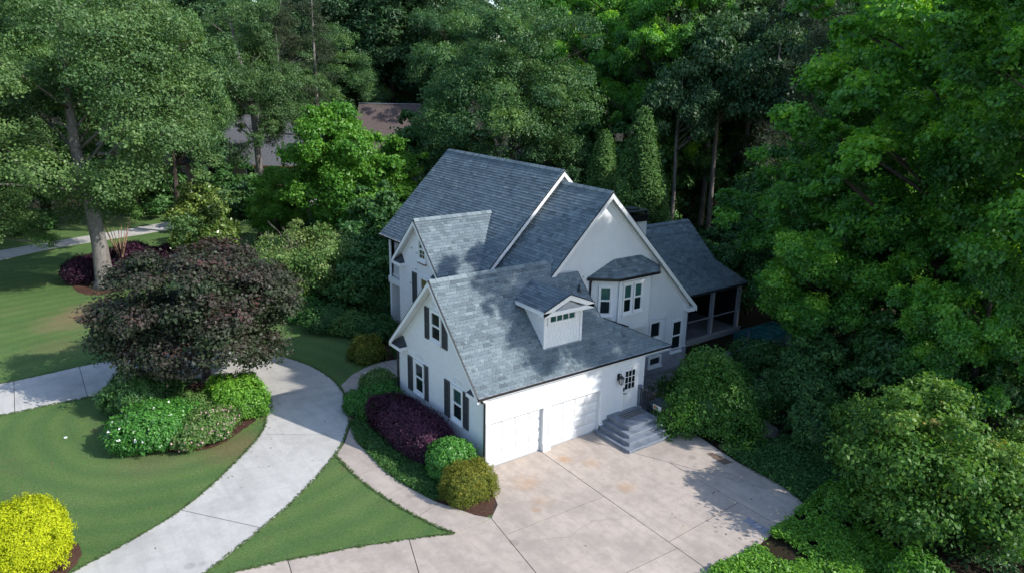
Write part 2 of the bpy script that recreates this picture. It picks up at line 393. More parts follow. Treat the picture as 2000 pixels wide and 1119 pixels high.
def slabs(parent, pts, z, mat, cuts, thick=.09, gap=.014, name='slab'):
    """split the outline along cut lines into slabs with real open joints"""
    bm = bmesh.new(); bm.faces.new([bm.verts.new((x, y, z)) for x, y in pts]); bm.normal_update(); bmesh.ops.triangulate(bm, faces=bm.faces[:], ngon_method='BEAUTY')
    def islands(bm):
        seen = set(); out = []
        for f in bm.faces:
            if f in seen: continue
            st = [f]; seen.add(f); isl = []
            while st:
                a = st.pop(); isl.append(a)
                for e in a.edges:
                    for b in e.link_faces:
                        if b not in seen: seen.add(b); st.append(b)
            out.append(isl)
        return out
    def tris(isl): return [[tuple(v.co) for v in f.verts] for f in isl]
    def from_tris(T):
        b = bmesh.new(); cache = {}
        for t in T:
            vs = []
            for q in t:
                k = (round(q[0], 4), round(q[1], 4))
                if k not in cache: cache[k] = b.verts.new((q[0], q[1], z))
                vs.append(cache[k])
            if len(set(vs)) > 2 and (len(t) > 3 or abs((t[1][0]-t[0][0])*(t[2][1]-t[0][1])-(t[2][0]-t[0][0])*(t[1][1]-t[0][1])) > 1e-4):
                try: b.faces.new(vs)
                except ValueError: pass
        return b
    pieces = [tris(i_) for i_ in islands(bm)]; bm.free()
    for (x0, y0, x1, y1) in cuts:
        a = Vector((x0, y0, 0)); b = Vector((x1, y1, 0)); d = (b - a).normalized(); nn = Vector((-d.y, d.x, 0)); mid = (a + b) / 2; new = []
        for T in pieces:
            if any(geo.intersect_point_tri_2d(mid.xy, Vector(t[0][:2]), Vector(t[i][:2]), Vector(t[i + 1][:2])) for t in T for i in range(1, len(t) - 1)):
                for sg in (1, -1):
                    bb = from_tris(T)
                    bmesh.ops.bisect_plane(bb, geom=bb.verts[:] + bb.edges[:] + bb.faces[:], plane_co=a + nn * sg * gap, plane_no=nn * sg, clear_inner=True)
                    bb.faces.ensure_lookup_table()
                    for isl in islands(bb): new.append(tris(isl))
                    bb.free()
            else: new.append(T)
        pieces = new
    for T in pieces:
        bb = from_tris(T)
        bmesh.ops.dissolve_limit(bb, angle_limit=.01, verts=bb.verts[:], edges=bb.edges[:])
        for f in bb.faces:
            f.normal_update()
            if f.normal.z < 0: f.normal_flip()
        r = bmesh.ops.extrude_face_region(bb, geom=bb.faces[:])
        bmesh.ops.translate(bb, verts=[g_ for g_ in r['geom'] if isinstance(g_, bmesh.types.BMVert)], vec=(0, 0, -thick))
        bmesh.ops.recalc_face_normals(bb, faces=bb.faces)
        me = bpy.data.meshes.new(name); bb.to_mesh(me); bb.free(); me.materials.append(mat); link(name, me, None, parent)

def smooth_poly(P, it=2):
    for _ in range(it):
        Q = []
        for i in range(len(P)):
            a = Vector(P[i]); b = Vector(P[(i + 1) % len(P)])
            if (a - b).length > 3.2: Q += [tuple(a), tuple(b)]
            else: Q += [tuple(a * .75 + b * .25), tuple(a * .25 + b * .75)]
        P = [q for i, q in enumerate(Q) if (Vector(q) - Vector(Q[i - 1])).length > 1e-3]
    return P
def rough_poly(P, amp=.07, step=.18, seed=2):
    rg_ = random.Random(seed); out = []
    P = smooth_poly(P)
    for i in range(len(P)):
        a = Vector(P[i]); b = Vector(P[(i + 1) % len(P)]); n_ = max(1, int((b - a).length / step))
        for k in range(n_):
            q = a.lerp(b, k / n_); out.append((q.x + rg_.uniform(-amp, amp), q.y + rg_.uniform(-amp, amp)))
    return out
g = poly_obj('ground', [(-260, -120), (320, -120), (320, 420), (-260, 420)], -.03, M['forest_floor'])
lawn = poly_obj('lawn', [(-120, -60), (1.2, -60), (1.2, -5), (-.05, -1), (-.05, 7.5), (2.6, 8.5), (2.6, 15), (4.2, 21), (1.0, 30), (3, 40), (9, 57), (24, 61), (26, 66), (10, 72), (-4, 70), (-20, 76), (-60, 90), (-120, 90)], 0, M['lawn'])
poly_obj('garden_bed', rough_poly([(-2.16, 8.12), (-2.8, 6.75), (-3.2, 5.08), (-3.22, 3.34), (-3.22, 1.77), (-3.03, .67), (-2.68, -.71), (-2.19, -1.71), (-1.93, -2.27), (-1.5, -2.75), (-.87, -2.2), (-.6, -1.52), (-.34, -.83), (0, .03), (.1, 3), (.1, 7.4), (1.5, 10.3), (.13, 10.12), (-1.18, 9.37)]), .008, M['mulch'])
poly_obj('garden_bed', rough_poly([(-11.25, 14.9), (-11.5, 12.53), (-11.2, 10.7), (-10.5, 9.1), (-9.8, 8.3), (-8.7, 7.9), (-7.7, 8.2), (-6.3, 9.3), (-5.35, 10.6), (-5.15, 11.6), (-5.1, 13), (-5.7, 14.5), (-6.6, 15.2), (-9.18, 15.9)]), .008, M['mulch'])
poly_obj('garden_bed', rough_poly([(-10.6, 37.7), (-10.4, 35.2), (-9.2, 33.9), (-7.2, 34.8), (-4, 37.5), (-1, 40.5), (-1, 43), (-4, 45), (-8.5, 43), (-10.6, 40)]), .008, M['mulch'])
poly_obj('garden_bed', rough_poly([(3.2, 10.3), (1.4, 13.2), (2.6, 16.5), (.3, 20.5), (-.3, 25), (2, 30), (6, 32), (12, 30), (12, 16), (6, 12)]), .008, M['mulch'])
poly_obj('garden_bed', rough_poly([(-17.2, 1.6), (-14.6, 2.0), (-13.75, 2.6), (-13.6, 3.6), (-14.2, 4.4), (-15, 4.9), (-17.2, 4.9)]), .008, M['mulch'])
poly_obj('garden_bed', rough_poly([(9.4, -3.5), (12, -4.4), (12, -5.1), (9.3, -4.6)]), .004, M['redsoil'])

drive_outline = [(-14.64, 1.93), (-14.07, 2.18), (-12.57, 2.75), (-10.58, 3.75), (-9.01, 5.07), (-7.26, 6.89), (-6.04, 8.37), (-5.46, 9.92), (-5.05, 11.49), (-5.03, 12.98), (-5.57, 14.61), (-6.39, 15.3), (-7.74, 15.95), (-9.12, 16.17), (-11.37, 16.2), (-13.5, 16.25), (-15.49, 16.17), (-18.23, 16.22), (-30, 16.0),
                 (-30, 20.2), (-18.37, 20.25), (-15.36, 20.26), (-13.29, 20.43), (-11.06, 20.79), (-8.34, 20.43), (-5.86, 19.56), (-3.68, 17.87), (-2.71, 16.61), (-1.76, 14.41), (-1.5, 12.36), (-1.53, 10.75), (-1.94, 8.97), (-2.52, 7.41), (-2.98, 6.46), (-3.74, 5.28), (-4.37, 4.55), (-6.42, 2.6), (-8.56, 1.07), (-10.63, -.16), (-14, -2.2), (-17, -3.8), (-18.6, .2)]
from mathutils import geometry as geo
drive = empty('driveway', (0, 0, 0)); tag(drive, kind='structure')
def base(pts, z, parent, name='joint_base'):
    poly_obj(name, pts, z, M['joint'], parent, 0, None)
slabs(drive, smooth_poly(drive_outline), .022, M['drive'], [(-10.44, 3.81, -8.5, 1.27), (-14.78, 20.4, -14.93, 16.2), (-11.89, 20.7, -12.01, 16.15), (-6.33, 8.0, -3.34, 5.9), (-5.05, 11.49, -1.54, 11.06), (-5.7, 14.6, -3.9, 18.0), (-20, 16, -20, 20.3)])
base(smooth_poly(drive_outline, 1), .005, drive)

court = empty('parking_court', (0, 0, 0)); tag(court, kind='structure')
court_poly = [(-.34, -.83), (-.03, -.01), (.151, -.01), (.151, .17), (2.889, .17), (2.889, -.01), (3.291, -.01), (3.291, .17), (6.029, .17), (6.029, -.01), (8.7, -.01), (10.2, .2), (9.72, -.96), (9.62, -2.11), (9.34, -3.62), (9.1, -5.1), (9.1, -6.41), (9.04, -7.43), (8.65, -8.61), (7.45, -8.82), (6.35, -8.97), (4.82, -9.18), (3.17, -8.98), (2.0, -9.4), (1.5, -11.5), (-2.7, -11.0), (-2.01, -6.04), (-1.53, -2.77), (-.87, -2.2), (-.6, -1.52)]
slabs(court, court_poly, .022, M['court'], [(2.86, 0, 2.66, -9.0), (-1.7, -3.86, 6.75, -4.08), (6.1, -2.3, 7.2, -4.66), (7.25, -4.66, 9.1, -5.1), (6.7, -4.1, 6.66, -9.0), (-2, -7.6, 2.6, -7.7), (2.7, -7.3, 6.6, -7.1)])
base([(-.2, -.83), (0, -.03), (9.6, -.03), (9.5, -2), (9, -5), (8.9, -7.4), (8.5, -8.5), (3, -8.9), (1.4, -11.4), (-2.6, -10.9), (-1.9, -6), (-1.4, -2.8)], .006, court)
south = [(-3.09, -2.81), (-1.56, -2.80), (-2.04, -6.04), (-2.73, -11.0), (-6, -9.5), (-10, -6.2), (-14.2, -2.6), (-11.74, -.36), (-10.0, -.62), (-8.33, -.99), (-6.13, -1.64), (-4.52, -2.22)]
slabs(court, south, .022, M['court'], [(-4.5, -2.1, -5.9, -6.4), (-8.28, -.9, -8.9, -4.5)])
base([(-3.1, -2.9), (-1.6, -2.85), (-2.7, -10.9), (-6, -9.4), (-10, -6.1), (-14, -2.6), (-11.7, -.4), (-10, -.7), (-8.3, -1.05), (-6.1, -1.7)], .005, court)
for nm, P, mt in (('patch', [(8.58, -3.98), (8.84, -4.05), (8.95, -5.08), (8.45, -5.0)], plain('brown_patch', (.17, .12, .09), .9, .2, var=.2)), ('drain_grate', [(5.85, -7.93), (6.2, -7.93), (6.17, -8.85), (5.8, -8.88)], plain('grey_grate', (.27, .27, .32), .7, .3, var=.1))):
    poly_obj(nm, P, .028, mt, court, 0, None)

walk = empty('garden_path', (0, 0, 0)); tag(walk, kind='structure')
walk_poly = [(-4.33, 4.52), (-4.38, 3.5), (-4.36, 2.49), (-4.25, 1.5), (-4.09, .61), (-3.9, -.4), (-3.67, -1.21), (-3.4, -2.1), (-3.09, -2.78), (-1.55, -2.76), (-1.93, -2.27), (-2.19, -1.71), (-2.68, -.71), (-3.03, .67), (-3.22, 1.77), (-3.22, 3.34), (-3.2, 5.08), (-2.8, 6.75), (-2.16, 8.12), (-1.18, 9.37), (.13, 10.12), (1.6, 10.35), (3.4, 10.4), (3.4, 12.4), (1.9, 12.6), (.9, 12.5), (-.36, 11.92), (-1.45, 10.9), (-1.46, 10.7), (-1.88, 8.95), (-2.46, 7.38), (-2.92, 6.42), (-3.68, 5.24)]
slabs(walk, walk_poly, .022, M['walk'], [(-4.5, 2.46, -3.2, 2.74), (-4.2, .6, -2.95, .84), (-3.8, -1.24, -2.3, -.8), (-.01, 12.2, .26, 10.2), (1.7, 12.7, 1.75, 10.2)])
base([(-4.3, 4.4), (-4.3, 2.5), (-4.0, .6), (-3.6, -1.2), (-3.05, -2.7), (-1.7, -2.7), (-2.7, -.7), (-3.05, .7), (-3.25, 3.3), (-3.2, 5.1), (-2.85, 6.8), (-2.2, 8.15), (-1.2, 9.4), (.1, 10.2), (3.3, 10.45), (3.3, 12.3), (.9, 12.4), (-.3, 11.85), (-1.4, 10.8), (-1.85, 9), (-2.9, 6.5)], .010, walk)

road = empty('far_driveway', (0, 0, 0)); tag(road, kind='structure')
slabs(road, [(-40, 38.5), (-17.74, 46.7), (-14.47, 48.53), (-11.03, 50.75), (-8.25, 51.76), (-3.22, 53.17), (1.16, 54.96), (7.79, 56.91), (14.88, 59.12), (26, 61.5), (26, 66.5), (16.46, 63.33), (9.01, 61.02), (1.82, 58.79), (-4.83, 55.99), (-10.81, 53.77), (-14.35, 52.33), (-17.79, 50.38), (-40, 42)], .022, M['drive'], [(-9.0, 51.2, -10.6, 54.0), (0, 54.2, -1, 57.6), (7.0, 56.4, 6.0, 60.3)])
poly_obj('planting_soil', [(9.4, -3.6), (12, -4.6), (16, -5), (16, -9), (12, -12), (8, -15), (1.9, -15), (1.9, -9.3), (8.5, -8.9), (9, -7)], -.005, M['forest_floor'])
poly_obj('patio', [(8.72, .02), (8.72, 3.3), (24, 3.3), (24, 1.0), (14, -1.2), (10.3, .15)], .05, M['patio'], None, .1)
poly_obj('clearing', [(45, 26), (70, 30), (72, 40), (56, 36)], -.01, plain('pale_ground', (.42, .38, .34), .9, .1, var=.2, vs=1))  # pale ground patch for the bright bits between the trunks
poly_obj('clearing', [(40, 23), (47, 25), (56, 34), (50, 34)], -.015, M['lawn'])

# ------------------------------------------------------------------ the white house
house = empty('house', (0, 0, 0)); tag(house, 'white painted brick house with blue grey shingle roofs and two garage doors', 'house')
EZ, OY = 3.36, .138

def roof(name, P0, a, m, polys, individuals=0, rot=None, course=.165, mat=None, parent=house, deck=True, thick=.07, seed=1):
    rng = random.Random(seed)
    mat = mat or M['shingle']
    ax, ay = a; U = Vector((ay, -ax, 0)); k = math.sqrt(1 + m * m); V = Vector((ax, ay, m)) / k; Nn = U.cross(V)
    P0 = Vector(P0)
    def uv(p): 
        d = Vector((p[0] - P0.x, p[1] - P0.y)); return Vector((d.dot(Vector((U.x, U.y))), d.dot(Vector(a)) * k))
    def w3(q, h=0): return P0 + U * q[0] + V * q[1] + Nn * h
    dk = MB(); cand = []
    polys = [[uv(p) for p in P] for P in polys]
    for P in polys:
        A = sum(P[i].x * P[(i + 1) % len(P)].y - P[(i + 1) % len(P)].x * P[i].y for i in range(len(P)))
        if A < 0: P.reverse()
        dk.prism([w3(q, -thick) for q in P], Nn * thick)
        v0 = min(q.y for q in P); v1 = max(q.y for q in P); u0 = min(q.x for q in P); u1 = max(q.x for q in P)
        v = math.floor(v0 / course) * course; row = 0
        while v < v1:
            u = math.floor(u0) - rng.random() * .6 - .3; hot = rng.gauss(.42, .06)
            while u < u1:
                wd = rng.choice((.15, .22, .30, .38)); rect = [Vector((u, v)), Vector((u + wd - .012, v)), Vector((u + wd - .012, v + course + .02)), Vector((u, v + course + .02))]
                Q = rect
                for i in range(len(P)):
                    p, q = P[i], P[(i + 1) % len(P)]; e = q - p; nn = Vector((-e.y, e.x)); out = []
                    for j in range(len(Q)):
                        c, d = Q[j], Q[(j + 1) % len(Q)]; dc, dd = (c - p).dot(nn), (d - p).dot(nn)
                        if dc >= 0: out.append(c)
                        if (dc > 0 > dd) or (dc < 0 < dd): out.append(c + (d - c) * (dc / (dc - dd)))
                    Q = out
                    if not Q: break
                if len(Q) > 2:
                    r = rng.random(); t = hot - .03 + rng.gauss(0, .10) + (.17 if r > .88 else 0) - (.16 if r < .1 else 0)
                    cand.append((Q, v, wd, min(1, max(0, t)), rng.uniform(0, .005), Q == rect or len(Q) == 4 and abs(Q[0].x - rect[0].x) < 1e-6 and abs(Q[1].x - rect[1].x) < 1e-6 and abs(Q[2].y - rect[2].y) < 1e-6 and abs(Q[0].y - v) < 1e-6))
                u += wd
            v += course; row += 1
    D = dk.build(name, M['trim'], parent)
    ind = []
    if individuals:
        full = [c for c in cand if c[5]]
        full.sort(key=lambda c: (w3(c[0][0]) - CAMP).length)
        ind = full[:individuals]; ids = set(id(c) for c in ind)
        cand = [c for c in cand if id(c) not in ids]
    mb = MB()
    for Q, v, wd, t, ex, fl in cand:
        n = len(Q); top = []
        for q in Q:
            h = .004 + (.018 + ex) * (1 - (q.y - v) / course)
            top.append(w3(q, h))
        bot = [w3(q, .0005) for q in Q]
        mb.add(bot + top, [tuple(range(n, 2 * n))] + [(i, (i + 1) % n, (i + 1) % n + n, i + n) for i in range(n)], t)
    s = mb.build('shingles', mat, D, fix=False); s['kind'] = 'stuff'
    cache = {}
    rotm = Matrix((U, V, Nn)).transposed().to_4x4()
    for Q, v, wd, t, ex, fl in ind:
        key = (wd, round(t * 8))
        if key not in cache:
            b = MB(); w_ = wd - .012; c_ = course + .02; h0 = .024; h1 = .001
            b.add([(0, 0, .0005), (w_, 0, .0005), (w_, c_, .0005), (0, c_, .0005), (0, 0, h0), (w_, 0, h0), (w_, c_, h1), (0, c_, h1)],
                  [(4, 5, 6, 7), (0, 1, 5, 4), (1, 2, 6, 5), (3, 0, 4, 7)], key[1] / 8)
            cache[key] = b.mesh('shingle', mat, fix=False)
        o = link('shingle', cache[key], None, D)
        o.matrix_local = Matrix.Translation(w3(Q[0])) @ rotm
    return D

# roofs --------------------------------------------------------------
roof('garage_roof', (-.40, -OY, EZ), (0, 1), 1.0, [[(-.40, -OY), (7.06, -OY), (7.06, 3.06), (-.40, 3.06)], [(-.40, 3.06), (5.5, 3.06), (6.0, 3.6), (-.40, 3.6)], [(7.06, -OY), (10.06, -OY), (7.06, 1.31)]], individuals=300, seed=3, course=.15)
roof('garage_roof', (7.0, 7.34, EZ), (0, -1), 1.0, [[(-.40, 7.34), (6, 7.34), (6, 3.6), (-.40, 3.6)]], seed=4)
roof('side_roof', (10.06, 0, EZ), (-1, 0), .4833, [[(10.06, -OY), (7.06, 1.31), (7.06, 3.34), (10.06, 3.34)]], seed=5)
roof('main_roof', (2.4, 3.03, 3.44), (1, 0), 1.0, [[(2.4, 3.03), (9, 3.03), (9, 7.1), (2.4, 7.1)]], seed=6)
roof('main_roof', (15.6, 3.03, 3.44), (-1, 0), 1.0, [[(15.6, 3.03), (15.6, 12), (9, 12), (9, 3.03)]], seed=7)
roof('main_roof', (4.27, 6.6, 5.88), (1, 0), 1.0, [[(4.27, 6.6), (9, 6.6), (9, 17.84), (4.27, 17.84)]], seed=8)
roof('main_roof', (15.0, 6.6, 4.61), (-1, 0), 1.0, [[(15.0, 6.6), (15.0, 17.84), (9, 17.84), (9, 6.6)]], seed=9)
roof('gable_roof', (2.12, 7.14, 5.89), (0, 1), 1.0, [[(2.12, 7.14), (6.9, 7.14), (6.9, 9.56), (2.12, 9.56)]], seed=10)
roof('gable_roof', (6.9, 11.98, 5.89), (0, -1), 1.0, [[(2.12, 11.98), (2.12, 9.56), (6.9, 9.56), (6.9, 11.98)]], seed=11)
roof('porch_roof', (15.2, 5.0, 3.2), (0, 1), 1.0, [[(15.2, 5.0), (22.6, 5.0), (20.95, 6.32), (15.2, 6.32)], [(15.2, 6.32), (20.95, 6.32), (20.7, 8.45), (15.2, 8.45)]], seed=12)
roof('porch_roof', (22.6, 5.0, 3.2), (-1, 0), .80, [[(22.6, 5.0), (20.95, 6.32), (20.95, 10.6), (22.6, 11.9)]], seed=13)
roof('porch_roof', (20.7, 11.9, 3.2), (0, -1), 1.0, [[(15.2, 11.9), (15.2, 8.45), (20.7, 8.45), (20.95, 10.6), (22.6, 11.9)]], seed=14)

# ridge caps
def ridge(p0, p1, step=.3):
    p0 = Vector(p0); p1 = Vector(p1); d = (p1 - p0).normalized(); sdv = d.cross(Vector((0, 0, 1))).normalized(); n_ = int((p1 - p0).length / step); mb = MB()
    for i in range(n_):
        a = p0 + d * i * step; b = a + d * (step + .02); t = random.uniform(.3, .8)
        for s_ in (-1, 1):
            mb.hexa([a + Vector((0, 0, .01)), a + sdv * s_ * .13 + Vector((0, 0, -.115)), b + sdv * s_ * .13 + Vector((0, 0, -.115)), b + Vector((0, 0, .01)),
                     a + Vector((0, 0, .045)), a + sdv * s_ * .13 + Vector((0, 0, -.08)), b + sdv * s_ * .13 + Vector((0, 0, -.095)), b + Vector((0, 0, .03))], t)
    mb.build('ridge_cap', M['shingle'], house)
random.seed(5)
ridge((-.40, 3.6, 7.10), (5.7, 3.6, 7.10)); ridge((9, 3.03, 10.07), (9, 6.7, 10.07)); ridge((9, 6.6, 10.64), (9, 17.84, 10.64)); ridge((2.12, 9.56, 8.35), (6.7, 9.56, 8.35)); ridge((15.2, 8.45, 6.69), (20.7, 8.45, 6.69))

# walls --------------------------------------------------------------
def wall_prism(name, pts, d, mat): mb = MB(); mb.prism(pts, d); return mb.build(name, mat, house)
mb = MB()
mb.box(0, 8.7, 0, .2, 2.04, 3.42); mb.box(.2, .25, .0, .2, 0, 2.04); mb.box(0, .2, 0, .2, 0, 2.04); mb.box(2.89, 3.29, 0, .2, 0, 2.04); mb.box(6.03, 8.7, 0, .2, 0, 2.04)
mb.build('garage_wall', M['white_stucco'], house)
wall_prism('garage_wall', [(0, .203, 0), (0, 7.2, 0), (0, 7.2, 3.38), (0, 3.6, 6.98), (0, .203, 3.6)], (.2, 0, 0), M['white_brick'])
wall_prism('garage_wall', [(8.5, .203, 0), (8.5, 3.3, 0), (8.5, 3.3, 3.9), (8.5, .203, 3.4)], (.197, 0, 0), M['white_stucco'])
wall_prism('garage_wall', [(.203, 7.0, 0), (6, 7.0, 0), (6, 7.0, 3.4), (.203, 7.0, 3.4)], (0, .197, 0), M['white_brick'])
wall_prism('garage_wall', [(6.98, 1.35, 4.7), (6.98, 3.3, 4.7), (6.98, 3.3, 6.4), (6.98, 3.0, 6.35)], (-.15, 0, 0), M['white_stucco'])
# front gable wall of the main body (apex x=9)
wall_prism('main_wall', [(2.7, 3.35, 0), (15.3, 3.35, 0), (15.3, 3.35, 3.62), (9, 3.35, 9.92), (2.7, 3.35, 3.62)], (0, .25, 0), M['white_stucco'])
wall_prism('main_wall', [(15.05, 3.603, 0), (15.05, 17.5, 0), (15.05, 17.5, 3.6), (15.05, 3.603, 3.6)], (.25, 0, 0), M['white_stucco'])
wall_prism('main_wall', [(4.7, 6.85, 5.9), (13.4, 6.85, 5.9), (9, 6.85, 10.48)], (0, .15, 0), M['trim'])
wall_prism('main_wall', [(4.7, 17.4, 0), (15.04, 17.4, 0), (15.04, 17.4, 4.4), (9, 17.4, 10.45), (4.7, 17.4, 6.1)], (0, .2, 0), M['white_brick'])
wall_prism('main_wall', [(6.3, 11.8, 0), (6.3, 17.39, 0), (6.3, 17.39, 6.2), (6.3, 11.8, 6.2)], (.2, 0, 0), M['white_wash'])
# small front gable wing
wall_prism('gable_wall', [(2.4, 7.25, 0), (2.4, 11.75, 0), (2.4, 11.75, 5.98), (2.4, 9.56, 8.18), (2.4, 7.25, 5.87)], (.2, 0, 0), M['white_wash'])
wall_prism('gable_wall', [(2.603, 11.55, 0), (6.29, 11.55, 0), (6.29, 11.55, 5.9), (2.603, 11.55, 5.9)], (0, .198, 0), M['white_wash'])
wall_prism('gable_wall', [(2.603, 7.252, 3.5), (4.6, 7.252, 3.5), (4.6, 7.252, 5.9), (2.603, 7.252, 5.9)], (0, .2, 0), M['white_wash'])
mb = MB(); mb.box(-.06, -.002, -.06, 7.24, 0, .24); mb.box(-.05, -.002, -.05, 7.22, .24, .30); mb.build('plinth', M['trim'], house)
for a_, b_x in ((-.06, .15), (2.89, 3.29), (6.05, 6.38)): mb = MB(); mb.box(a_, b_x, -.07, -.002, 0, .4); mb.build('plinth', M['trim'], house)
mb = MB(); mb.box(8.72, 15.34, 3.30, 3.347, 0, 1.12); mb.box(8.702, 8.74, .02, 3.29, 0, 1.1); mb.build('foundation', M['foundation'], house)
mb = MB(); mb.box(11.4, 15.32, 3.29, 3.347, 1.125, 1.17); mb.build('sill_band', M['trim'], house)

# rake boards + drip edges
def rake(p0, p1, out, drop=.22, th=.045, name='rake_board'):
    p0 = Vector(p0); p1 = Vector(p1); out = Vector(out)
    mb = MB(); q0 = p0 + out * th; q1 = p1 + out * th
    mb.hexa([p0 - Vector((0, 0, drop)), p1 - Vector((0, 0, drop)), q1 - Vector((0, 0, drop)), q0 - Vector((0, 0, drop)), p0, p1, q1, q0])
    mb.build(name, M['trim'], house)
    mb = MB(); r0 = p0 + out * (th + .012) ; r1 = p1 + out * (th + .012); z = Vector((0, 0, .035))
    mb.hexa([p0, p1, r1, r0, p0 + z, p1 + z, r1 + z, r0 + z]); mb.build('drip_edge', M['black_metal'], house)
rake((-.40, -OY, 3.33), (-.40, 3.6, 7.07), (-1, 0, 0)); rake((-.40, 7.34, 3.33), (-.40, 3.6, 7.07), (-1, 0, 0))
rake((2.12, 7.14, 5.86), (2.12, 9.56, 8.28), (-1, 0, 0)); rake((2.12, 11.98, 5.86), (2.12, 9.56, 8.28), (-1, 0, 0))
rake((2.4, 3.03, 3.41), (9, 3.03, 10.01), (0, -1, 0), .26); rake((15.6, 3.03, 3.41), (9, 3.03, 10.01), (0, -1, 0), .26)
rake((4.27, 6.6, 5.85), (9, 6.6, 10.58), (0, -1, 0), .24); rake((15, 6.6, 4.58), (9, 6.6, 10.58), (0, -1, 0), .24)
rake((7.06, 1.31, 4.78), (7.06, 3.05, 6.52), (1, 0, 0), .1, .03)
rake((20.7, 8.45, 6.62), (20.95, 6.3, 4.47), (1, 0, 0), .15, .03)
# frieze strip under the main gable's soffit
for sx in (-1, 1):
    mb = MB(); mb.beam((9 + sx * 6.25, 3.325, 3.52), (9, 3.325, 9.77), .05, .2, (0, -1, 0)); 
    mb2 = MB(); mb2.hexa([(9 + sx * 6.3, 3.30, 3.35), (9, 3.30, 9.62), (9, 3.349, 9.62), (9 + sx * 6.3, 3.349, 3.35), (9 + sx * 6.3, 3.30, 3.5), (9, 3.30, 9.78), (9, 3.349, 9.78), (9 + sx * 6.3, 3.349, 3.5)]); mb2.build('frieze_board', M['trim'], house)
# gutters
def gutter(p0, p1, out, white=True):
    p0 = Vector(p0); p1 = Vector(p1); o = Vector(out); mb = MB()
    z = Vector((0, 0, 1))
    mb.hexa([p0 - z * .11, p1 - z * .11, p1 - z * .11 + o * .07, p0 - z * .11 + o * .07, p0 + z * .0, p1 + z * .0, p1 + o * .11, p0 + o * .11])
    mb.build('gutter', M['black_metal'], house)
    if white:
        mb = MB(); mb.hexa([p0 + z * .004, p1 + z * .004, p1 + z * .004 + o * .085, p0 + z * .004 + o * .085, p0 + z * .012, p1 + z * .012, p1 + o * .085 + z * .012, p0 + o * .085 + z * .012]); mb.build('gutter_guard', plain('leaf_guard', (.5, .52, .55), .35, .5, .5, var=.3, vs=20) if 'guard' not in M else M['guard'], house)
M['guard'] = plain('gutter_guard_metal', (.36, .38, .41), .4, .5, .3, var=.45, vs=5)
gutter((-.44, -OY - .01, EZ - .0), (10.08, -OY - .01, EZ - .0), (0, -1, 0))
gutter((10.07, -OY - .1, EZ), (10.07, 3.3, EZ), (1, 0, 0), False)
gutter((4.26, 12.0, 5.86), (4.26, 17.86, 5.86), (-1, 0, 0)); gutter((15.2, 4.99, 3.2), (22.62, 4.99, 3.2), (0, -1, 0), False)
gutter((-.3, 7.35, EZ), (2.4, 7.35, EZ), (0, 1, 0), False)
mb = MB(); mb.box(-.35, 10.0, -OY - .005, .0, 3.17, 3.21); mb.box(-.4, 10.02, -OY - .008, -OY + .03, 3.2, 3.30); mb.build('soffit', M['trim'], house)
mb = MB(); mb.box(8.72, 10.02, .0, 3.29, 3.17, 3.21); mb.box(9.98, 10.05, -.1, 3.29, 3.2, 3.31); mb.build('soffit', M['trim'], house)
# downspouts
mb = MB(); mb.tube([(-.30, -.19, 3.26), (-.24, -.16, 3.14), (-.07, -.075, 3.02), (-.07, -.075, .55), (-.07, -.13, .38), (-.07, -.13, .1), (-.1, -.25, .04)], [.05] * 7, 6); mb.build('downspout', M['black_metal'], house)
mb = MB(); mb.tube([(8.12, 3.22, 5.92), (8.12, 3.27, 5.75), (8.12, 3.28, 4.35)], [.05] * 3, 6); mb.build('downspout', M['black_metal'], house)
mb = MB(); mb.tube([(9.37, 2.5, 6.0), (9.35, 2.55, 5.9), (9.33, 2.56, 3.8)], [.04] * 3, 6); mb.build('downspout', M['trim'], house)
mb = MB(); mb.tube([(-.06, 7.26, 3.25), (-.05, 7.26, .1)], [.05] * 2, 6); mb.build('downspout', M['black_metal'], house)

# cornice returns (small dark hipped roofs at the gable feet)
def cret(x, ya, yb, z, dep=.38, h=.42):
    mb = MB(); s = 1 if yb > ya else -1
    v = [(x, ya, z), (x, yb, z), (x - dep, yb, z), (x - dep, ya, z), (x, ya + s * .52, z + h), (x, ya + s * .60, z + h)]
    mb.add(v, [(0, 1, 2, 3), (3, 2, 5, 4), (2, 1, 5), (0, 3, 4), (0, 4, 5, 1)]); mb.build('cornice_return', M['copper'], house)
    mb = MB(); mb.box(x - dep - .01, x - .002, min(ya, yb) - .01, max(ya, yb) + .01, z - .16, z - .001); mb.build('cornice_trim', M['trim'], house)
cret(0, -.12, .78, 3.26); cret(0, 7.32, 6.40, 3.26); cret(2.4, 7.16, 8.0, 5.80, .28); cret(2.4, 11.96, 11.1, 5.80, .28)
mb = MB(); mb.box(15.0, 15.5, 3.02, 3.345, 3.18, 3.40); mb.build('cornice_trim', M['trim'], house)

# windows ------------------------------------------------------------
def frame_box(mb, o, r, n, a0, a1, z0, z1, d0, d1):
    P = lambda a, z, d: (o[0] + r[0] * a + n[0] * d, o[1] + r[1] * a + n[1] * d, z)
    mb.hexa([P(a0, z0, d0), P(a1, z0, d0), P(a1, z0, d1), P(a0, z0, d1), P(a0, z1, d0), P(a1, z1, d0), P(a1, z1, d1), P(a0, z1, d1)])

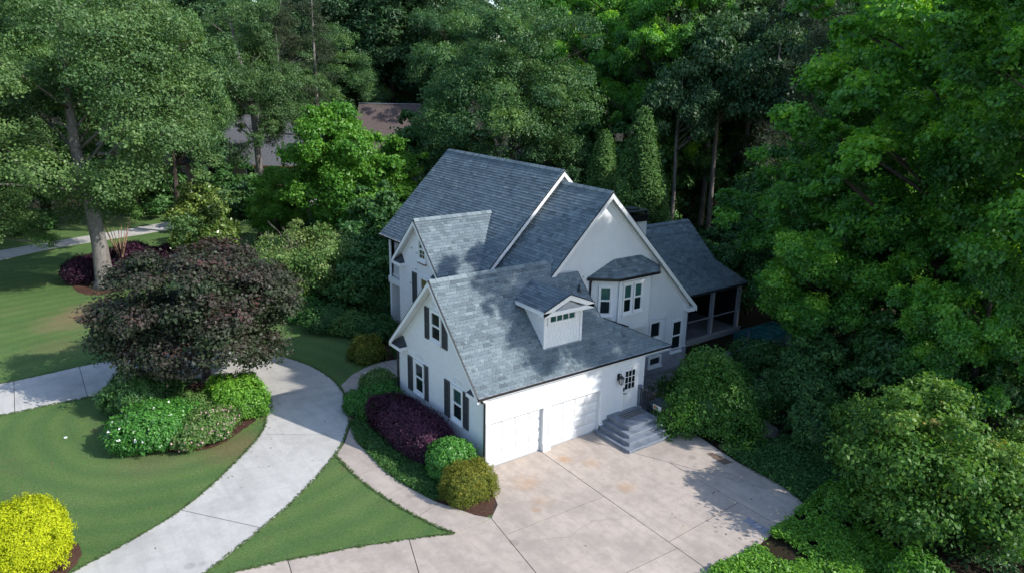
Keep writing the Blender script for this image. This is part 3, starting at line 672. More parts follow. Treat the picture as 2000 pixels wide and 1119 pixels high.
def window(o, r, n, z0, z1, w_, gt=None, gb=None, muntin=False, trimw=.09, parent=house, sill=True, single=False):
    """double hung window: o plan point at centre, r unit right, n unit outward"""
    gt = gt or M['glass']; gb = gb or M['glass']
    h = w_ / 2; mb = MB(); FB = lambda *a: frame_box(mb, o, r, n, *a)
    FB(-h - trimw, -h, z0 - trimw, z1 + trimw, .002, .07); FB(h, h + trimw, z0 - trimw, z1 + trimw, .002, .07)
    FB(-h, h, z1, z1 + trimw, .002, .07); FB(-h, h, z0 - trimw, z0, .002, .07)
    if sill: FB(-h - trimw - .03, h + trimw + .03, z0 - trimw - .07, z0 - trimw, .002, .13)
    W = mb.build('window', M['trim'], parent)
    zm = (z0 + z1) / 2
    spans = [(z0, z1, gt)] if single else [(zm, z1, gt), (z0, zm, gb)]
    for i, (a, b, gm) in enumerate(spans):
        mb = MB(); d = .055 - .02 * i; fw = .045
        FB(-h + .001, -h + fw, a + .001, b - .001, .01, d); FB(h - fw, h - .001, a + .001, b - .001, .01, d); FB(-h + fw, h - fw, b - fw, b - .001, .01, d); FB(-h + fw, h - fw, a + .001, a + fw, .01, d)
        if muntin:
            FB(-.01, .01, a + fw, b - fw, .01, d - .01); FB(-h + fw, -.011, (a + b) / 2 - .01, (a + b) / 2 + .01, .01, d - .01); FB(.011, h - fw, (a + b) / 2 - .01, (a + b) / 2 + .01, .01, d - .01)
        mb.build('sash', M['trim'], W)
        mb = MB(); FB(-h + fw, h - fw, a + fw, b - fw, .004, .018); mb.build('pane', gm, W)
    return W

def shutter(o, r, n, z0, z1, w_):
    mb = MB(); h = w_ / 2; FB = lambda *a: frame_box(mb, o, r, n, *a)
    FB(-h, -h + .05, z0, z1, .003, .05); FB(h - .05, h, z0, z1, .003, .05)
    for zz in (z0, (z0 + z1) / 2 - .04, z1 - .08): FB(-h + .05, h - .05, zz, zz + .08, .003, .05)
    S = mb.build('shutter', M['shutter'], house)
    mb = MB(); z = z0 + .09
    while z < z1 - .1:
        if abs(z - (z0 + z1) / 2) > .06: FB(-h + .05, h - .05, z, z + .025, .004, .035)
        z += .05
    FB(-h + .05, h - .05, z0 + .08, z1 - .08, .001, .012)
    s = mb.build('louvers', M['shutter'], S); s['kind'] = 'stuff'

LX = (0, -1, 0); LN = (-1, 0, 0)     # a wall facing -X
def wx(x, y, z0, z1, w_, **k): return window((x, y), LX, LN, z0, z1, w_, **k)
wx(0, 3.72, 4.42, 5.62, .74); shutter((0, 4.47), LX, LN, 4.25, 5.68, .40); shutter((0, 3.0), LX, LN, 4.25, 5.55, .40)
wx(0, 5.24, 1.48, 2.84, .72, gb=M['glass']); shutter((0, 6.1), LX, LN, 1.27, 2.92, .42); shutter((0, 4.66), LX, LN, 1.32, 2.95, .42)
wx(0, 2.0, 1.48, 2.84, .70, gt=M['glass_teal']); shutter((0, 2.84), LX, LN, 1.3, 2.94, .42); shutter((0, 1.37), LX, LN, 1.32, 2.92, .40)
wx(2.4, 9.2, 6.40, 7.35, .62, muntin=True); mb = MB(); mb.box(2.3, 2.39, 8.8, 9.6, 6.16, 6.24); mb.build('sill', M['wood_red'], house)
wx(2.4, 9.05, 4.3, 5.45, .62, gt=M['glass_amber']); wx(2.4, 8.25, 4.3, 5.45, .62, gt=M['glass_amber']); shutter((2.4, 10.05), LX, LN, 3.95, 5.55, .45)
wx(2.4, 9.1, 1.2, 2.8, .9)
# wall brick arches above the lower windows
for yc, zc in ((5.24, 3.0), (2.0, 3.0), (3.72, 5.78)):
    mb = MB()
    for k in range(-4, 5):
        a = k * .16; mb.beam((-.012, yc + .78 * math.sin(a) * .62, zc - .25 + .34 * math.cos(a)), (-.012, yc + .98 * math.sin(a) * .62, zc - .25 + .52 * math.cos(a)), .05, .02, (1, 0, 0))
    mb.build('brick_arch', M['white_brick'], house)
# small wall lamps/anchors on the whitewashed gable
mb = MB(); 
for y, z in ((10.3, 6.75), (9.75, 6.6), (10.5, 4.9), (9.9, 5.75)): mb.box(2.36, 2.399, y - .06, y + .06, z - .03, z + .03)
mb.build('vent', M['louver'], house)

# bay window ---------------------------------------------------------
bw = [(8.28, 3.349), (9.33, 2.62), (11.5, 2.62), (12.3, 3.349)]
bay = MB(); bay.prism([(x, y, 3.23) for x, y in bw], (0, 0, 2.85)); BAY = bay.build('bay_window', M['white_stucco'], house)
mb = MB(); mb.add([(7.95, 3.349, 6.02), (9.12, 2.38, 6.02), (11.8, 2.38, 6.02), (12.75, 3.349, 6.02), (9.6, 3.349, 6.7), (11.4, 3.349, 6.7)], [(0, 3, 2, 1), (0, 1, 4), (1, 2, 5, 4), (2, 3, 5), (0, 4, 5, 3)]); mb.build('bay_ceiling', M['trim'], BAY)
def flat_shingles(quadA, quadB, quadC, quadD, rows, parent, seed):   # A,B eave, C,D ridge side
    rng = random.Random(seed); A, B, C, D = map(Vector, (quadA, quadB, quadC, quadD)); nn = (B - A).cross(D - A).normalized(); mb = MB()
    for r in range(rows):
        f0, f1 = r / rows, (r + 1) / rows; l0, r0 = A.lerp(D, f0), B.lerp(C, f0); l1, r1 = A.lerp(D, f1), B.lerp(C, f1)
        n_ = max(1, int((r0 - l0).length / .3)); off = rng.random() * .5
        es = [0] + [min(1, max(0, (i + off) / n_)) for i in range(0, n_ + 1)] + [1]; es = sorted(set(es))
        for a, b in zip(es[:-1], es[1:]):
            p0, p1, p2, p3 = l0.lerp(r0, a), l0.lerp(r0, b), l1.lerp(r1, b), l1.lerp(r1, a)
            mb.add([p0 + nn * .0005, p1 + nn * .0005, p2 + nn * .0005, p3 + nn * .0005, p0 + nn * .026, p1 + nn * .026, p2 + nn * .006, p3 + nn * .006], [(4, 5, 6, 7), (0, 1, 5, 4), (1, 2, 6, 5), (3, 0, 4, 7)], min(1, max(0, rng.gauss(.3, .15))))
    o = mb.build('shingles', M['shingle'], parent, fix=False); o['kind'] = 'stuff'
e0, e1, e2, e3, t0, t1 = (7.95, 3.345, 6.03), (9.12, 2.38, 6.03), (11.8, 2.38, 6.03), (12.75, 3.345, 6.03), (9.6, 3.345, 6.71), (11.4, 3.345, 6.71)
flat_shingles(e0, e1, t0, t0, 6, BAY, 1); flat_shingles(e1, e2, t1, t0, 6, BAY, 2); flat_shingles(e2, e3, t1, t1, 6, BAY, 3)
for a, b in ((e0, e1), (e1, e2), (e2, e3)):
    mb = MB(); mb.beam((a[0], a[1] - .03, 5.97), (b[0], b[1] - .03, 5.97), .09, .11); mb.build('bay_gutter', M['black_metal'], BAY)
mb = MB(); mb.beam((8.2, 3.3, 4.2), (9.33, 2.57, 3.75), .06, .09); mb.beam((9.33, 2.57, 3.75), (10.1, 2.57, 3.44), .05, .07); mb.build('flashing', M['black_metal'], house)
window((9.93, 2.62), (1, 0), (0, -1), 4.2, 5.58, .50, M['glass_teal'], M['glass'], parent=house, trimw=.06, sill=False)
window((10.63, 2.62), (1, 0), (0, -1), 4.2, 5.58, .50, M['glass_teal'], M['glass'], parent=house, trimw=.06, sill=False)
mb = MB(); frame_box(mb, (10.28, 2.62), (1, 0), (0, -1), -.72, .72, 4.06, 4.135, .002, .12); frame_box(mb, (10.28, 2.62), (1, 0), (0, -1), -.75, .75, 5.645, 5.74, .002, .085); mb.build('bay_sill', M['trim'], house)
d1 = Vector((9.33 - 8.28, 2.62 - 3.349, 0)).normalized(); c1 = ((8.28 + 9.33) / 2 + .03, (2.62 + 3.349) / 2)
window(c1, (d1.x, d1.y), (d1.y, -d1.x), 4.2, 5.55, .52, M['glass_teal'], M['glass'], parent=house, trimw=.07)
mb = MB(); mb.tube([(7.75, 3.34, 6.15), (7.75, 3.25, 6.15)], [.06, .06], 8); mb.build('vent', M['trim'], house)
# right side ground floor windows
window((12.82, 3.35), (1, 0), (0, -1), 2.1, 2.95, .72, M['glass'], M['glass'], single=True); window((14.5, 3.35), (1, 0), (0, -1), 1.05, 2.7, .68, M['glass'], M['glass'])
window((12.9, 3.29), (1, 0), (0, -1), .55, 1.0, .8, M['glass'], single=True)
mb = MB(); mb.box(12.25, 13.65, 3.28, 3.348, 3.1, 3.18); mb.box(13.55, 13.65, 3.28, 3.348, 1.2, 3.1); mb.build('wall_trim', M['white_stucco'], house)

# dormer -------------------------------------------------------------
def gr(y): return EZ + (y + OY)
dm = MB(); X0, X1, YF = 3.42, 5.43, .78
zt = 5.95
dm.prism([(X0, YF, gr(YF) - .05), (X0, YF, zt), (X0, zt - EZ - OY + .1, zt), ], (X1 - X0, 0, 0))
DORM = dm.build('dormer', M['fiber'], house)
mb = MB(); mb.prism([(X0 + .02, YF + .04, zt - .01), (X1 - .02, YF + .04, zt - .01), ((X0 + X1) / 2, YF + .04, 6.42)], (0, 2.1, 0)); mb.build('dormer_gable', M['fiber'], DORM)
# shakes on front and left cheek, individually laid
rng = random.Random(8); sh = MB()
z = gr(YF) - .02; row = 0
while z < 5.9:
    x = X0 + .1 - (row % 2) * .07
    while x < X1 - .1:
        wd = rng.uniform(.14, .26); x1 = min(x + wd, X1 - .1); x0 = max(x, X0 + .1)
        if x1 - x0 > .03 and not (z + .15 > 5.28 and z < 5.83 and x1 > 3.58 and x0 < 5.12):
            zb = z - rng.uniform(0, .03)
            sh.hexa([(x0, YF - .001, zb), (x1 - .006, YF - .001, zb), (x1 - .006, YF - .001, z + .17), (x0, YF - .001, z + .17), (x0, YF - .028, zb), (x1 - .006, YF - .028, zb), (x1 - .006, YF - .006, z + .17), (x0, YF - .006, z + .17)], 0)
        x += wd
    y = YF + .02
    while y < min(z - EZ - OY + .14, 2.5):
        wd = rng.uniform(.12, .2); y1 = min(y + wd, z - EZ - OY + .14)
        if y1 - y > .03: sh.hexa([(X0 + .001, y, z), (X0 + .001, y1 - .012, z), (X0 + .001, y1 - .012, z + .17), (X0 + .001, y, z + .17), (X0 - .02, y, z), (X0 - .02, y1 - .012, z), (X0 - .004, y1 - .012, z + .17), (X0 - .004, y, z + .17)])
        y += wd
    z += .165; row += 1
o = sh.build('shakes', M['fiber'], DORM); o['kind'] = 'stuff'
mb = MB()
for xx in (X0 - .03, X1 - .09): mb.box(xx, xx + .12, YF - .035, YF + .05, gr(YF) - .03, zt)
mb.box(X0 - .28, X1 + .28, .48, YF + .02, 5.74, 5.96); mb.build('corner_board', M['trim'], DORM)
ax_ = (X0 + X1) / 2
dr = MB()
for sx in (-1, 1):   # roof planes of the dormer
    xe = ax_ + sx * 1.32; dr.prism([(ax_, .42, 6.50), (xe, .42, 5.96), (xe, 2.62, 5.96), (ax_, 3.15, 6.50)], (0, 0, .05))
dr.build('dormer_deck', M['trim'], DORM)
for sx, sd_ in ((-1, 1), (1, 2)):
    xe = ax_ + sx * 1.34
    A = (xe, .40, 6.012); B = (xe, 2.70, 6.012); C = (ax_, 3.2, 6.553); D = (ax_, .40, 6.553)
    if sx < 0: flat_shingles(B, A, D, C, 9, DORM, 20)
    else: flat_shingles(A, B, C, D, 9, DORM, 21)
mb = MB()
for sx in (-1, 1):
    xe = ax_ + sx * 1.33
    mb.hexa([(xe, .37, 5.80), (ax_, .37, 6.33), (ax_, .42, 6.33), (xe, .42, 5.80), (xe, .37, 6.01), (ax_, .37, 6.55), (ax_, .42, 6.55), (xe, .42, 6.01)])
mb.hexa([(ax_ - 1.33, .37, 5.78), (ax_ + 1.33, .37, 5.78), (ax_ + 1.33, .418, 5.78), (ax_ - 1.33, .418, 5.78), (ax_ - 1.33, .37, 5.96), (ax_ + 1.33, .37, 5.96), (ax_ + 1.33, .418, 5.96), (ax_ - 1.33, .418, 5.96)])
mb.box(ax_ - 1.34, ax_ - 1.29, .43, 2.6, 5.84, 5.955)
mb.build('dormer_trim', M['trim'], DORM)
mb = MB()
for sx in (-1, 1):
    xe = ax_ + sx * 1.36
    mb.hexa([(xe, .34, 6.0), (ax_, .34, 6.56), (ax_, .40, 6.56), (xe, .40, 6.0), (xe, .34, 6.03), (ax_, .34, 6.59), (ax_, .40, 6.59), (xe, .40, 6.03)])
mb.build('drip_edge', M['black_metal'], DORM)
mb = MB(); mb.prism([(ax_ - .62, .43, 5.98), (ax_ + .62, .43, 5.98), (ax_, .43, 6.27)], (0, .03, 0)); mb.build('gable_vent', M['louver'], DORM)
mb = MB()
FBd = lambda *a: frame_box(mb, (4.36, YF), (1, 0), (0, -1), *a)
FBd(-.78, -.66, 5.26, 5.84, .002, .06); FBd(.66, .78, 5.26, 5.84, .002, .06); FBd(-.66, .66, 5.74, 5.84, .002, .06); FBd(-.66, .66, 5.26, 5.38, .002, .06)
for k in (-1, 0, 1): FBd(k * .33 - .018, k * .33 + .018, 5.38, 5.74, .003, .05)
mb.build('dormer_window', M['trim'], DORM)
for k in range(4):
    mb = MB(); FBd(-.66 + k * .33 + .018, -.66 + (k + 1) * .33 - .018, 5.38, 5.74, .004, .02); mb.build('pane', M['glass_teal'], DORM)
# flashing along dormer foot, plumbing vent
mb = MB(); mb.box(X0 - .02, X1 + .02, YF - .1, YF - .03, gr(YF - .06) + .03, gr(YF - .06) + .04); mb.build('flashing', M['louver'], house)
mb = MB(); mb.tube([(6.6, 2.35, gr(2.35)), (6.6, 2.35, gr(2.35) + .32)], [.045, .045], 8); mb.tube([(6.6, 2.35, gr(2.35) + .0), (6.6, 2.35, gr(2.35) + .1)], [.13, .06], 8); mb.build('vent_pipe', M['black_metal'], house)

# garage doors -------------------------------------------------------
for gx in (.15, 3.29):
    mb = MB(); mb.box(gx + .001, gx + 2.739, .16, .20, .01, 2.035); GD = mb.build('garage_door', M['door_white'], house)
    pw, ph = 2.70 / 4, 2.0 / 4; pm = None
    for i in range(4):
        for j in range(4):
            if pm is None:
                b = MB(); w2, h2 = pw * .42, ph * .36
                for sc2, d0, d1 in ((1, 0, -.012),):
                    b.hexa([(-w2, 0, -h2), (w2, 0, -h2), (w2, 0, h2), (-w2, 0, h2), (-w2 + .05, -.034, -h2 + .05), (w2 - .05, -.034, -h2 + .05), (w2 - .05, -.034, h2 - .05), (-w2 + .05, -.034, h2 - .05)])
                b.hexa([(-w2 - .02, 0, h2 + .015), (w2 + .02, 0, h2 + .015), (w2 + .02, 0, h2 + .03), (-w2 - .02, 0, h2 + .03), (-w2 - .02, -.008, h2 + .015), (w2 + .02, -.008, h2 + .015), (w2 + .02, -.008, h2 + .03), (-w2 - .02, -.008, h2 + .03)])
                pm = b.mesh('door_panel', M['door_white'])
            o = link('door_panel', pm, None, GD); o.location = (gx + .02 + pw * (i + .5), .1595, .02 + ph * (j + .5))
    for j in range(1, 4):
        b = MB(); b.box(gx + .003, gx + 2.735, .155, .1598, .018 + ph * j - .006, .018 + ph * j + .006); b.build('section_seam', M['louver'], GD)
    b = MB(); b.box(gx + .001, gx + 2.739, .13, .159, 0.023, .05); b.build('bottom_seal', M['louver'], GD)
    b = MB(); b.box(gx - .09, gx, -.02, -.002, 0.43, 2.1); b.box(gx + 2.74, gx + 2.83, -.02, -.002, .43, 2.1); b.box(gx, gx + 2.74, -.02, -.002, 2.045, 2.12); b.build('door_casing', M['trim'], house)

# entry door ---------------------------------------------------------
mb = MB(); FD = lambda *a: frame_box(mb, (7.78, 0), (1, 0), (0, -1), *a)
FD(-.52, -.42, .72, 2.86, .002, .05); FD(.42, .52, .72, 2.86, .002, .05); FD(-.42, .42, 2.77, 2.86, .002, .05); mb.build('door_frame', M['trim'], house)
mb = MB(); FD(-.418, .418, .735, 2.765, .002, .025); DR = mb.build('entry_door', M['door_white'], house)
for i in range(3):
    for j in range(3):
        mb = MB(); FD(-.30 + i * .205, -.30 + i * .205 + .18, 1.72 + j * .30, 1.72 + j * .30 + .27, .026, .032); mb.build('pane', M['glass'], DR)
mb = MB()
for i in range(4): FD(-.32 + i * .205, -.30 + i * .205, 1.70, 2.62, .026, .045)
for j in range(4): FD(-.3, .30, 1.695 + j * .30, 1.718 + j * .30, .026, .044)
mb.build('door_grille', M['door_white'], DR)
for i in (-1, 1): mb = MB(); FD(i * .17 - .12, i * .17 + .12, .9, 1.5, .026, .036); mb.build('door_panel', M['door_white'], DR)
mb = MB(); mb.tube([(7.43, -.03, 1.55), (7.43, -.1, 1.55), (7.55, -.1, 1.55)], [.025, .02, .018], 6); mb.box(7.39, 7.47, -.05, -.026, 1.66, 1.84); mb.build('door_handle', M['black_metal'], DR)
mb = MB(); mb.box(7.36, 8.2, -.06, -.002, .722, .74); mb.build('threshold', M['edge'], house)

# chimney ------------------------------------------------------------
CX, CZ = -.05, .22
def cbox(mb, x0, x1, y0, y1, z0, z1): mb.box(x0 + CX, x1 + CX, y0 - .1, y1 - .1, z0 + CZ, z1 + CZ)
mb = MB(); cbox(mb, 14.15, 15.45, 7.0, 8.2, 3.0, 7.2); CH = mb.build('chimney', M['white_stucco'], house)
mb = MB(); cbox(mb, 14.04, 15.56, 6.89, 8.31, 7.20, 7.28); cbox(mb, 14.12, 15.48, 6.97, 8.23, 7.28, 7.5); cbox(mb, 14.0, 15.6, 6.85, 8.35, 7.5, 7.58)
for x in (14.15, 15.35):
    for y in (7.0, 8.1): cbox(mb, x, x + .1, y, y + .1, 7.58, 7.74)
cbox(mb, 14.05, 15.55, 6.9, 8.3, 7.74, 7.80); cbox(mb, 14.5, 15.1, 7.3, 7.9, 7.80, 7.86); mb.build('chimney_cap', M['black_metal'], CH)

# screened porch -----------------------------------------------------
mb = MB(); mb.box(15.32, 22.3, 5.15, 11.8, 0, .40); mb.build('porch_floor', M['patio'], house)
mb = MB(); mb.box(15.32, 22.35, 5.02, 5.12, .05, .42); mb.build('porch_skirt', M['frame_dark'], house)
for x in (17.35, 19.65, 22.1):
    mb = MB(); mb.box(x - .1, x + .1, 5.12, 5.32, .40, 3.0); mb.build('porch_post', M['frame_dark'], house)
mb = MB()
for a, b in ((15.4, 17.25), (17.45, 19.55), (19.75, 22.0)): mb.box(a, b, 5.18, 5.24, 1.41, 1.47)
mb.box(15.32, 22.3, 5.13, 5.3, 2.98, 3.12); mb.build('screen_rail', M['frame_dark'], house)
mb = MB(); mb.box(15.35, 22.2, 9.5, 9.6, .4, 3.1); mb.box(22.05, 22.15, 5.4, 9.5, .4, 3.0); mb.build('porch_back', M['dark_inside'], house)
wall_prism('porch_gable', [(20.60, 6.45, 4.40), (20.60, 10.45, 4.40), (20.60, 8.45, 6.45)], (.1, 0, 0), M['trim'])
mb = MB()
for k in range(5): mb.beam((16 + k * 1.3, 5.4, 3.05), (16 + k * 1.3, 9.4, 3.05), .08, .12)
mb.build('porch_rafter', M['wood_red'], house)
mb = MB()
for cx_, cy_ in ((16.6, 7.0), (18.4, 7.4), (20.8, 7.2)):
    mb.box(cx_ - .4, cx_ + .4, cy_ - .4, cy_ + .4, .75, .82)
    for sx in (-.35, .35):
        for sy in (-.35, .35): mb.box(cx_ + sx - .03, cx_ + sx + .03, cy_ + sy - .03, cy_ + sy + .03, .40, .75)
# front balcony porch (left, behind the small gable) -------------------
for y in (17.5, 14.9):
    mb = MB(); mb.box(4.74, 4.98, y - .12, y + .12, 0, 3.0); mb.box(4.68, 5.04, y - .18, y + .18, 0, .22); mb.box(4.68, 5.04, y - .18, y + .18, 2.85, 3.0); mb.build('porch_column', M['trim'], house)
    mb = MB(); mb.box(4.76, 4.96, y - .1, y + .1, 3.26, 5.78); mb.build('porch_column', M['trim'], house)
mb = MB(); mb.box(4.66, 6.29, 11.76, 17.7, 2.88, 3.26); mb.build('balcony_deck', M['trim'], house)
mb = MB(); mb.box(4.8, 4.9, 11.8, 17.4, 4.12, 4.2); mb.box(4.8, 4.9, 11.8, 17.4, 3.36, 3.42); BR = mb.build('balcony_rail', M['trim'], house)
bm_ = MB(); bm_.box(-.018, .018, -.018, .018, 3.42, 4.12); bm_ = bm_.mesh('baluster', M['trim'])
y = 11.95
while y < 17.3:
    if abs(y - 14.9) > .15: o = link('baluster', bm_, None, BR); o.location = (4.85, y, 0)
    y += .13

# ------------------------------------------------------------------ steps, rail, lamp, mat
steps = empty('steps', (7.2, -1, 0)); tag(steps, 'four grey painted steps climbing to the white side door', 'steps')
S0 = Vector((7.2, -1, 0))
for i, (x0, y0, z0, z1) in enumerate(((5.82, -2.2, 0, .18), (6.05, -1.95, .18, .36), (6.28, -1.68, .36, .54), (6.52, -1.4, .54, .72))):
    mb = MB(); mb.box(x0 - S0.x, 8.28 - S0.x + (3 - i) * .0, y0 - S0.y, -.003 - S0.y, z0, z1 - .035); st = mb.build('step', M['step'], steps)
    mb = MB(); mb.box(x0 - .025 - S0.x, 8.29 - S0.x, y0 - .025 - S0.y, -.003 - S0.y, z1 - .035, z1 - .0); mb.build('tread', M['edge'] if i < 0 else M['step'], st)
    mb = MB(); mb.box(x0 - .027 - S0.x, 8.292 - S0.x, y0 - .028 - S0.y, y0 - .0255 - S0.y, z1 - .033, z1 - .002); mb.build('nosing', M['edge'], st)

rail = empty('railing', (8.4, -1, 0)); tag(rail, 'black iron handrail with thin pickets on the right of the grey steps', 'railing')
def rp(x, y, z): return (x - 8.4, y + 1, z)
def railz(y): return 1.62 if y > -.9 else 1.62 - (-.9 - y) * .56
mb = MB(); mb.tube([rp(8.36, -.1, 1.62), rp(8.36, -.9, 1.62), rp(8.36, -2.15, .92), rp(8.36, -2.22, .86)], [.022] * 4, 6); mb.tube([rp(8.36, -.1, .84), rp(8.36, -.9, .84), rp(8.36, -2.15, .14)], [.015] * 3, 6); mb.build('handrail', M['black_metal'], rail)
bm_ = MB(); bm_.box(-.01, .01, -.01, .01, 0, .78); bm_ = bm_.mesh('picket', M['black_metal'])
y = -.2
while y > -2.1:
    o = link('picket', bm_, None, rail); o.location = rp(8.36, y, railz(y) - .78 - (0.0)); y -= .105
mb = MB(); mb.box(8.34 - 8.4, 8.38 - 8.4, -2.2 + 1, -2.16 + 1, 0, .92); mb.build('post', M['black_metal'], rail)
mb = MB(); mb.box(8.36 - 8.4, 8.50 - 8.4, -.16 + 1, -.02 + 1, .72, 1.75); mb.build('post', M['step'], rail)
mb = MB(); mb.box(8.33 - 8.4, 8.352 - 8.4, -1.5 + 1, -1.02 + 1, 1.0, 1.2); pl = mb.build('plaque', plain('white_plaque', (.6, .6, .62), .5, .4), rail)
mb = MB(); mb.box(8.322 - 8.4, 8.3295 - 8.4, -1.25 + 1, -1.05 + 1, 1.03, 1.17); mb.build('plaque_print', plain('orange_print', (.45, .2, .1), .5, .4), pl)

lamp = empty('wall_lantern', (7.08, 0, 2.4)); tag(lamp, 'black wall lantern left of the white side door', 'lantern')
mb = MB(); mb.box(-.07, .07, -.03, -.002, -.12, .18); mb.tube([(0, -.03, .1), (0, -.12, .2), (0, -.2, .16)], [.02] * 3, 6); mb.build('bracket', M['black_metal'], lamp)
mb = MB(); mb.tube([(0, -.2, .16), (0, -.2, .06), (0, -.2, .04)], [.03, .13, .14], 8); mb.tube([(0, -.2, -.28), (0, -.2, -.24)], [.06, .09], 8)
for k in range(6):
    a = k * math.pi / 3; mb.tube([(.12 * math.cos(a), -.2 + .12 * math.sin(a), .05), (.08 * math.cos(a), -.2 + .08 * math.sin(a), -.25)], [.009, .009], 4)
mb.build('lantern_cage', M['black_metal'], lamp)
mb = MB(); mb.tube([(0, -.2, .04), (0, -.2, -.24)], [.1, .07], 8); mb.build('lantern_glass', plain('lamp_glass', (.35, .37, .38), .15, .6), lamp)

def rugmat():
    m, n, l, b = newmat('patterned_mat'); pos = objvec(n)
    mp = n.new('ShaderNodeMapping'); mp.inputs['Rotation'].default_value = (0, 0, R_(45)); mp.inputs['Scale'].default_value = (9, 9, 9); l.new(pos, mp.inputs[0])
    ck = n.new('ShaderNodeTexChecker'); ck.inputs['Scale'].default_value = 1; l.new(mp.outputs[0], ck.inputs[0])
    ck.inputs[1].default_value = (.03, .03, .035, 1); ck.inputs[2].default_value = (.2, .2, .21, 1)
    l.new(ck.outputs[0], b.inputs['Base Color']); b.inputs['Roughness'].default_value = .95; return m
mb = MB(); mb.box(-.62, .62, -.28, .28, 0, .015); rug = mb.build('door_mat', rugmat()); rug.location = (7.55, -.52, .721); tag(rug, 'dark patterned door mat on the grey landing', 'mat')
mb = MB(); mb.box(-.45, .45, -.45, .45, 0, .82); b_ = mb.build('storage_box', plain('dark_blue_cover', (.03, .045, .06), .5, .4, var=.3)); b_.location = (9.15, -.75, .022)
tag(b_, 'dark covered box standing behind the black handrail', 'box')
mb = MB(); mb.box(-.48, .48, -.48, .48, .82, .88); mb.build('lid', plain('slate_lid', (.06, .085, .11), .45, .4), b_)
mb = MB(); mb.box(-.3, .3, -.22, .22, 0, .12); b_ = mb.build('stone_block', M['step']); b_.location = (8.85, -2.0, .022); tag(b_, 'low grey block on the concrete right of the steps', 'block')

# pool / teal tub right of the porch
pool = empty('pool', (22.9, 3.4, 0)); tag(pool, 'teal garden pool half hidden by branches beyond the porch', 'pool')
mb = MB(); mb.box(-1.9, 1.9, -1.1, 1.1, .0, .45); mb.build('pool_wall', plain('teal_liner', (.02, .10, .11), .5, .4), pool)
m_, n_, l_, b__ = newmat('teal_water'); l_.new(ramp(n_, l_, noise(n_, l_, objvec(n_), 3, 4), [(.4, (.015, .11, .12)), (.7, (.10, .36, .34))]), b__.inputs['Base Color']); b__.inputs['Roughness'].default_value = .08
mb = MB(); mb.box(-1.75, 1.75, -.95, .95, .40, .46); mb.build('pool_water', m_, pool)
mb = MB(); mb.box(-.08, .08, -.08, .08, 0, 1.2); b_ = mb.build('blue_post', plain('slate_blue_paint', (.05, .10, .16), .5, .3)); b_.location = (20.2, 2.9, .05); tag(b_, 'short slate blue post beside the teal pool', 'post')

# ------------------------------------------------------------------ foliage generator
def leaf_mesh(name, C, rad, nrm, tint, per, ll, lw, mat, rng, flat=.6, spread=1.0, up=.45, rnd=.75, extra=None, tj=.10):
    """C (n,3) clump centres, rad (n,), nrm (n,3) outward, tint (n,) -> one mesh of rhombus leaves"""
    n = len(C); tot = n * per
    c = np.repeat(C, per, 0); r = np.repeat(rad, per)[:, None]; o = np.repeat(nrm, per, 0); t = np.repeat(tint, per)
    g = rng.normal(size=(tot, 3)) * np.array([1, 1, flat]) * .55
    ln = np.linalg.norm(g, axis=1, keepdims=True); g = g / np.maximum(ln, 1e-6) * np.minimum(ln, 1.25)
    pos = c + g * r * spread
    N_ = o + np.array([0, 0, up]) + rng.normal(size=(tot, 3)) * rnd
    N_ /= np.linalg.norm(N_, axis=1, keepdims=True) + 1e-9
    T = rng.normal(size=(tot, 3)); T -= (T * N_).sum(1, keepdims=True) * N_; T /= np.linalg.norm(T, axis=1, keepdims=True) + 1e-9
    B = np.cross(N_, T)
    s = rng.uniform(.55, 1.45, (tot, 1))
    a = T * ll * s * .5; b = B * lw * s * .5
    dr = -N_ * ll * .12 * s
    V = np.stack([pos - a, pos + b + dr * -.5, pos + a + dr, pos - b + dr * -.5], 1).reshape(-1, 3)
    tt = np.clip(t + rng.normal(size=tot) * tj, 0, 1)
    nv = len(V); nf = tot
    ev, ef, et = (np.zeros((0, 3)), np.zeros((0, 4), int), np.zeros(0)) if extra is None else extra
    allv = np.concatenate([V, ev]); faces = np.concatenate([np.arange(nv).reshape(-1, 4), ef + nv]); tt = np.concatenate([tt, et])
    me = bpy.data.meshes.new(name)
    me.vertices.add(len(allv)); me.vertices.foreach_set('co', allv.astype(np.float32).ravel())
    me.loops.add(faces.size); me.loops.foreach_set('vertex_index', faces.astype(np.int32).ravel())
    me.polygons.add(len(faces)); me.polygons.foreach_set('loop_start', np.arange(0, faces.size, 4, dtype=np.int32)); me.polygons.foreach_set('loop_total', np.full(len(faces), 4, dtype=np.int32))
    me.update(calc_edges=True)
    at = me.attributes.new('tint', 'FLOAT', 'FACE'); at.data.foreach_set('value', tt.astype(np.float32))
    me.materials.append(mat); return me

def sph(rng, n):
    v = rng.normal(size=(n, 3)); return v / np.linalg.norm(v, axis=1, keepdims=True)

def lobes_ell(rng, R, n, lr=(.24, .40), bottom=-.55, shape='round', prot=.14):
    R = np.array(R); out = []
    k = 0
    while len(out) < n:
        v = sph(rng, 1)[0]
        if v[2] < bottom: continue
        f = rng.uniform(.55, .86) if k % 4 else rng.uniform(.15, .5)
        if rng.random() < prot: f = rng.uniform(.86, 1.06)
        c = v * R * f
        if shape == 'cone':
            h = (c[2] + R[2]) / (2 * R[2]); c[:2] *= (1.15 - h) * 1.1
        r = rng.uniform(*lr) * R.mean()
        if shape == 'cone': r *= (1.25 - h)
        if f > .86: r *= .68
        # keep lobes apart a little
        out.append((c, r)); k += 1
    return out

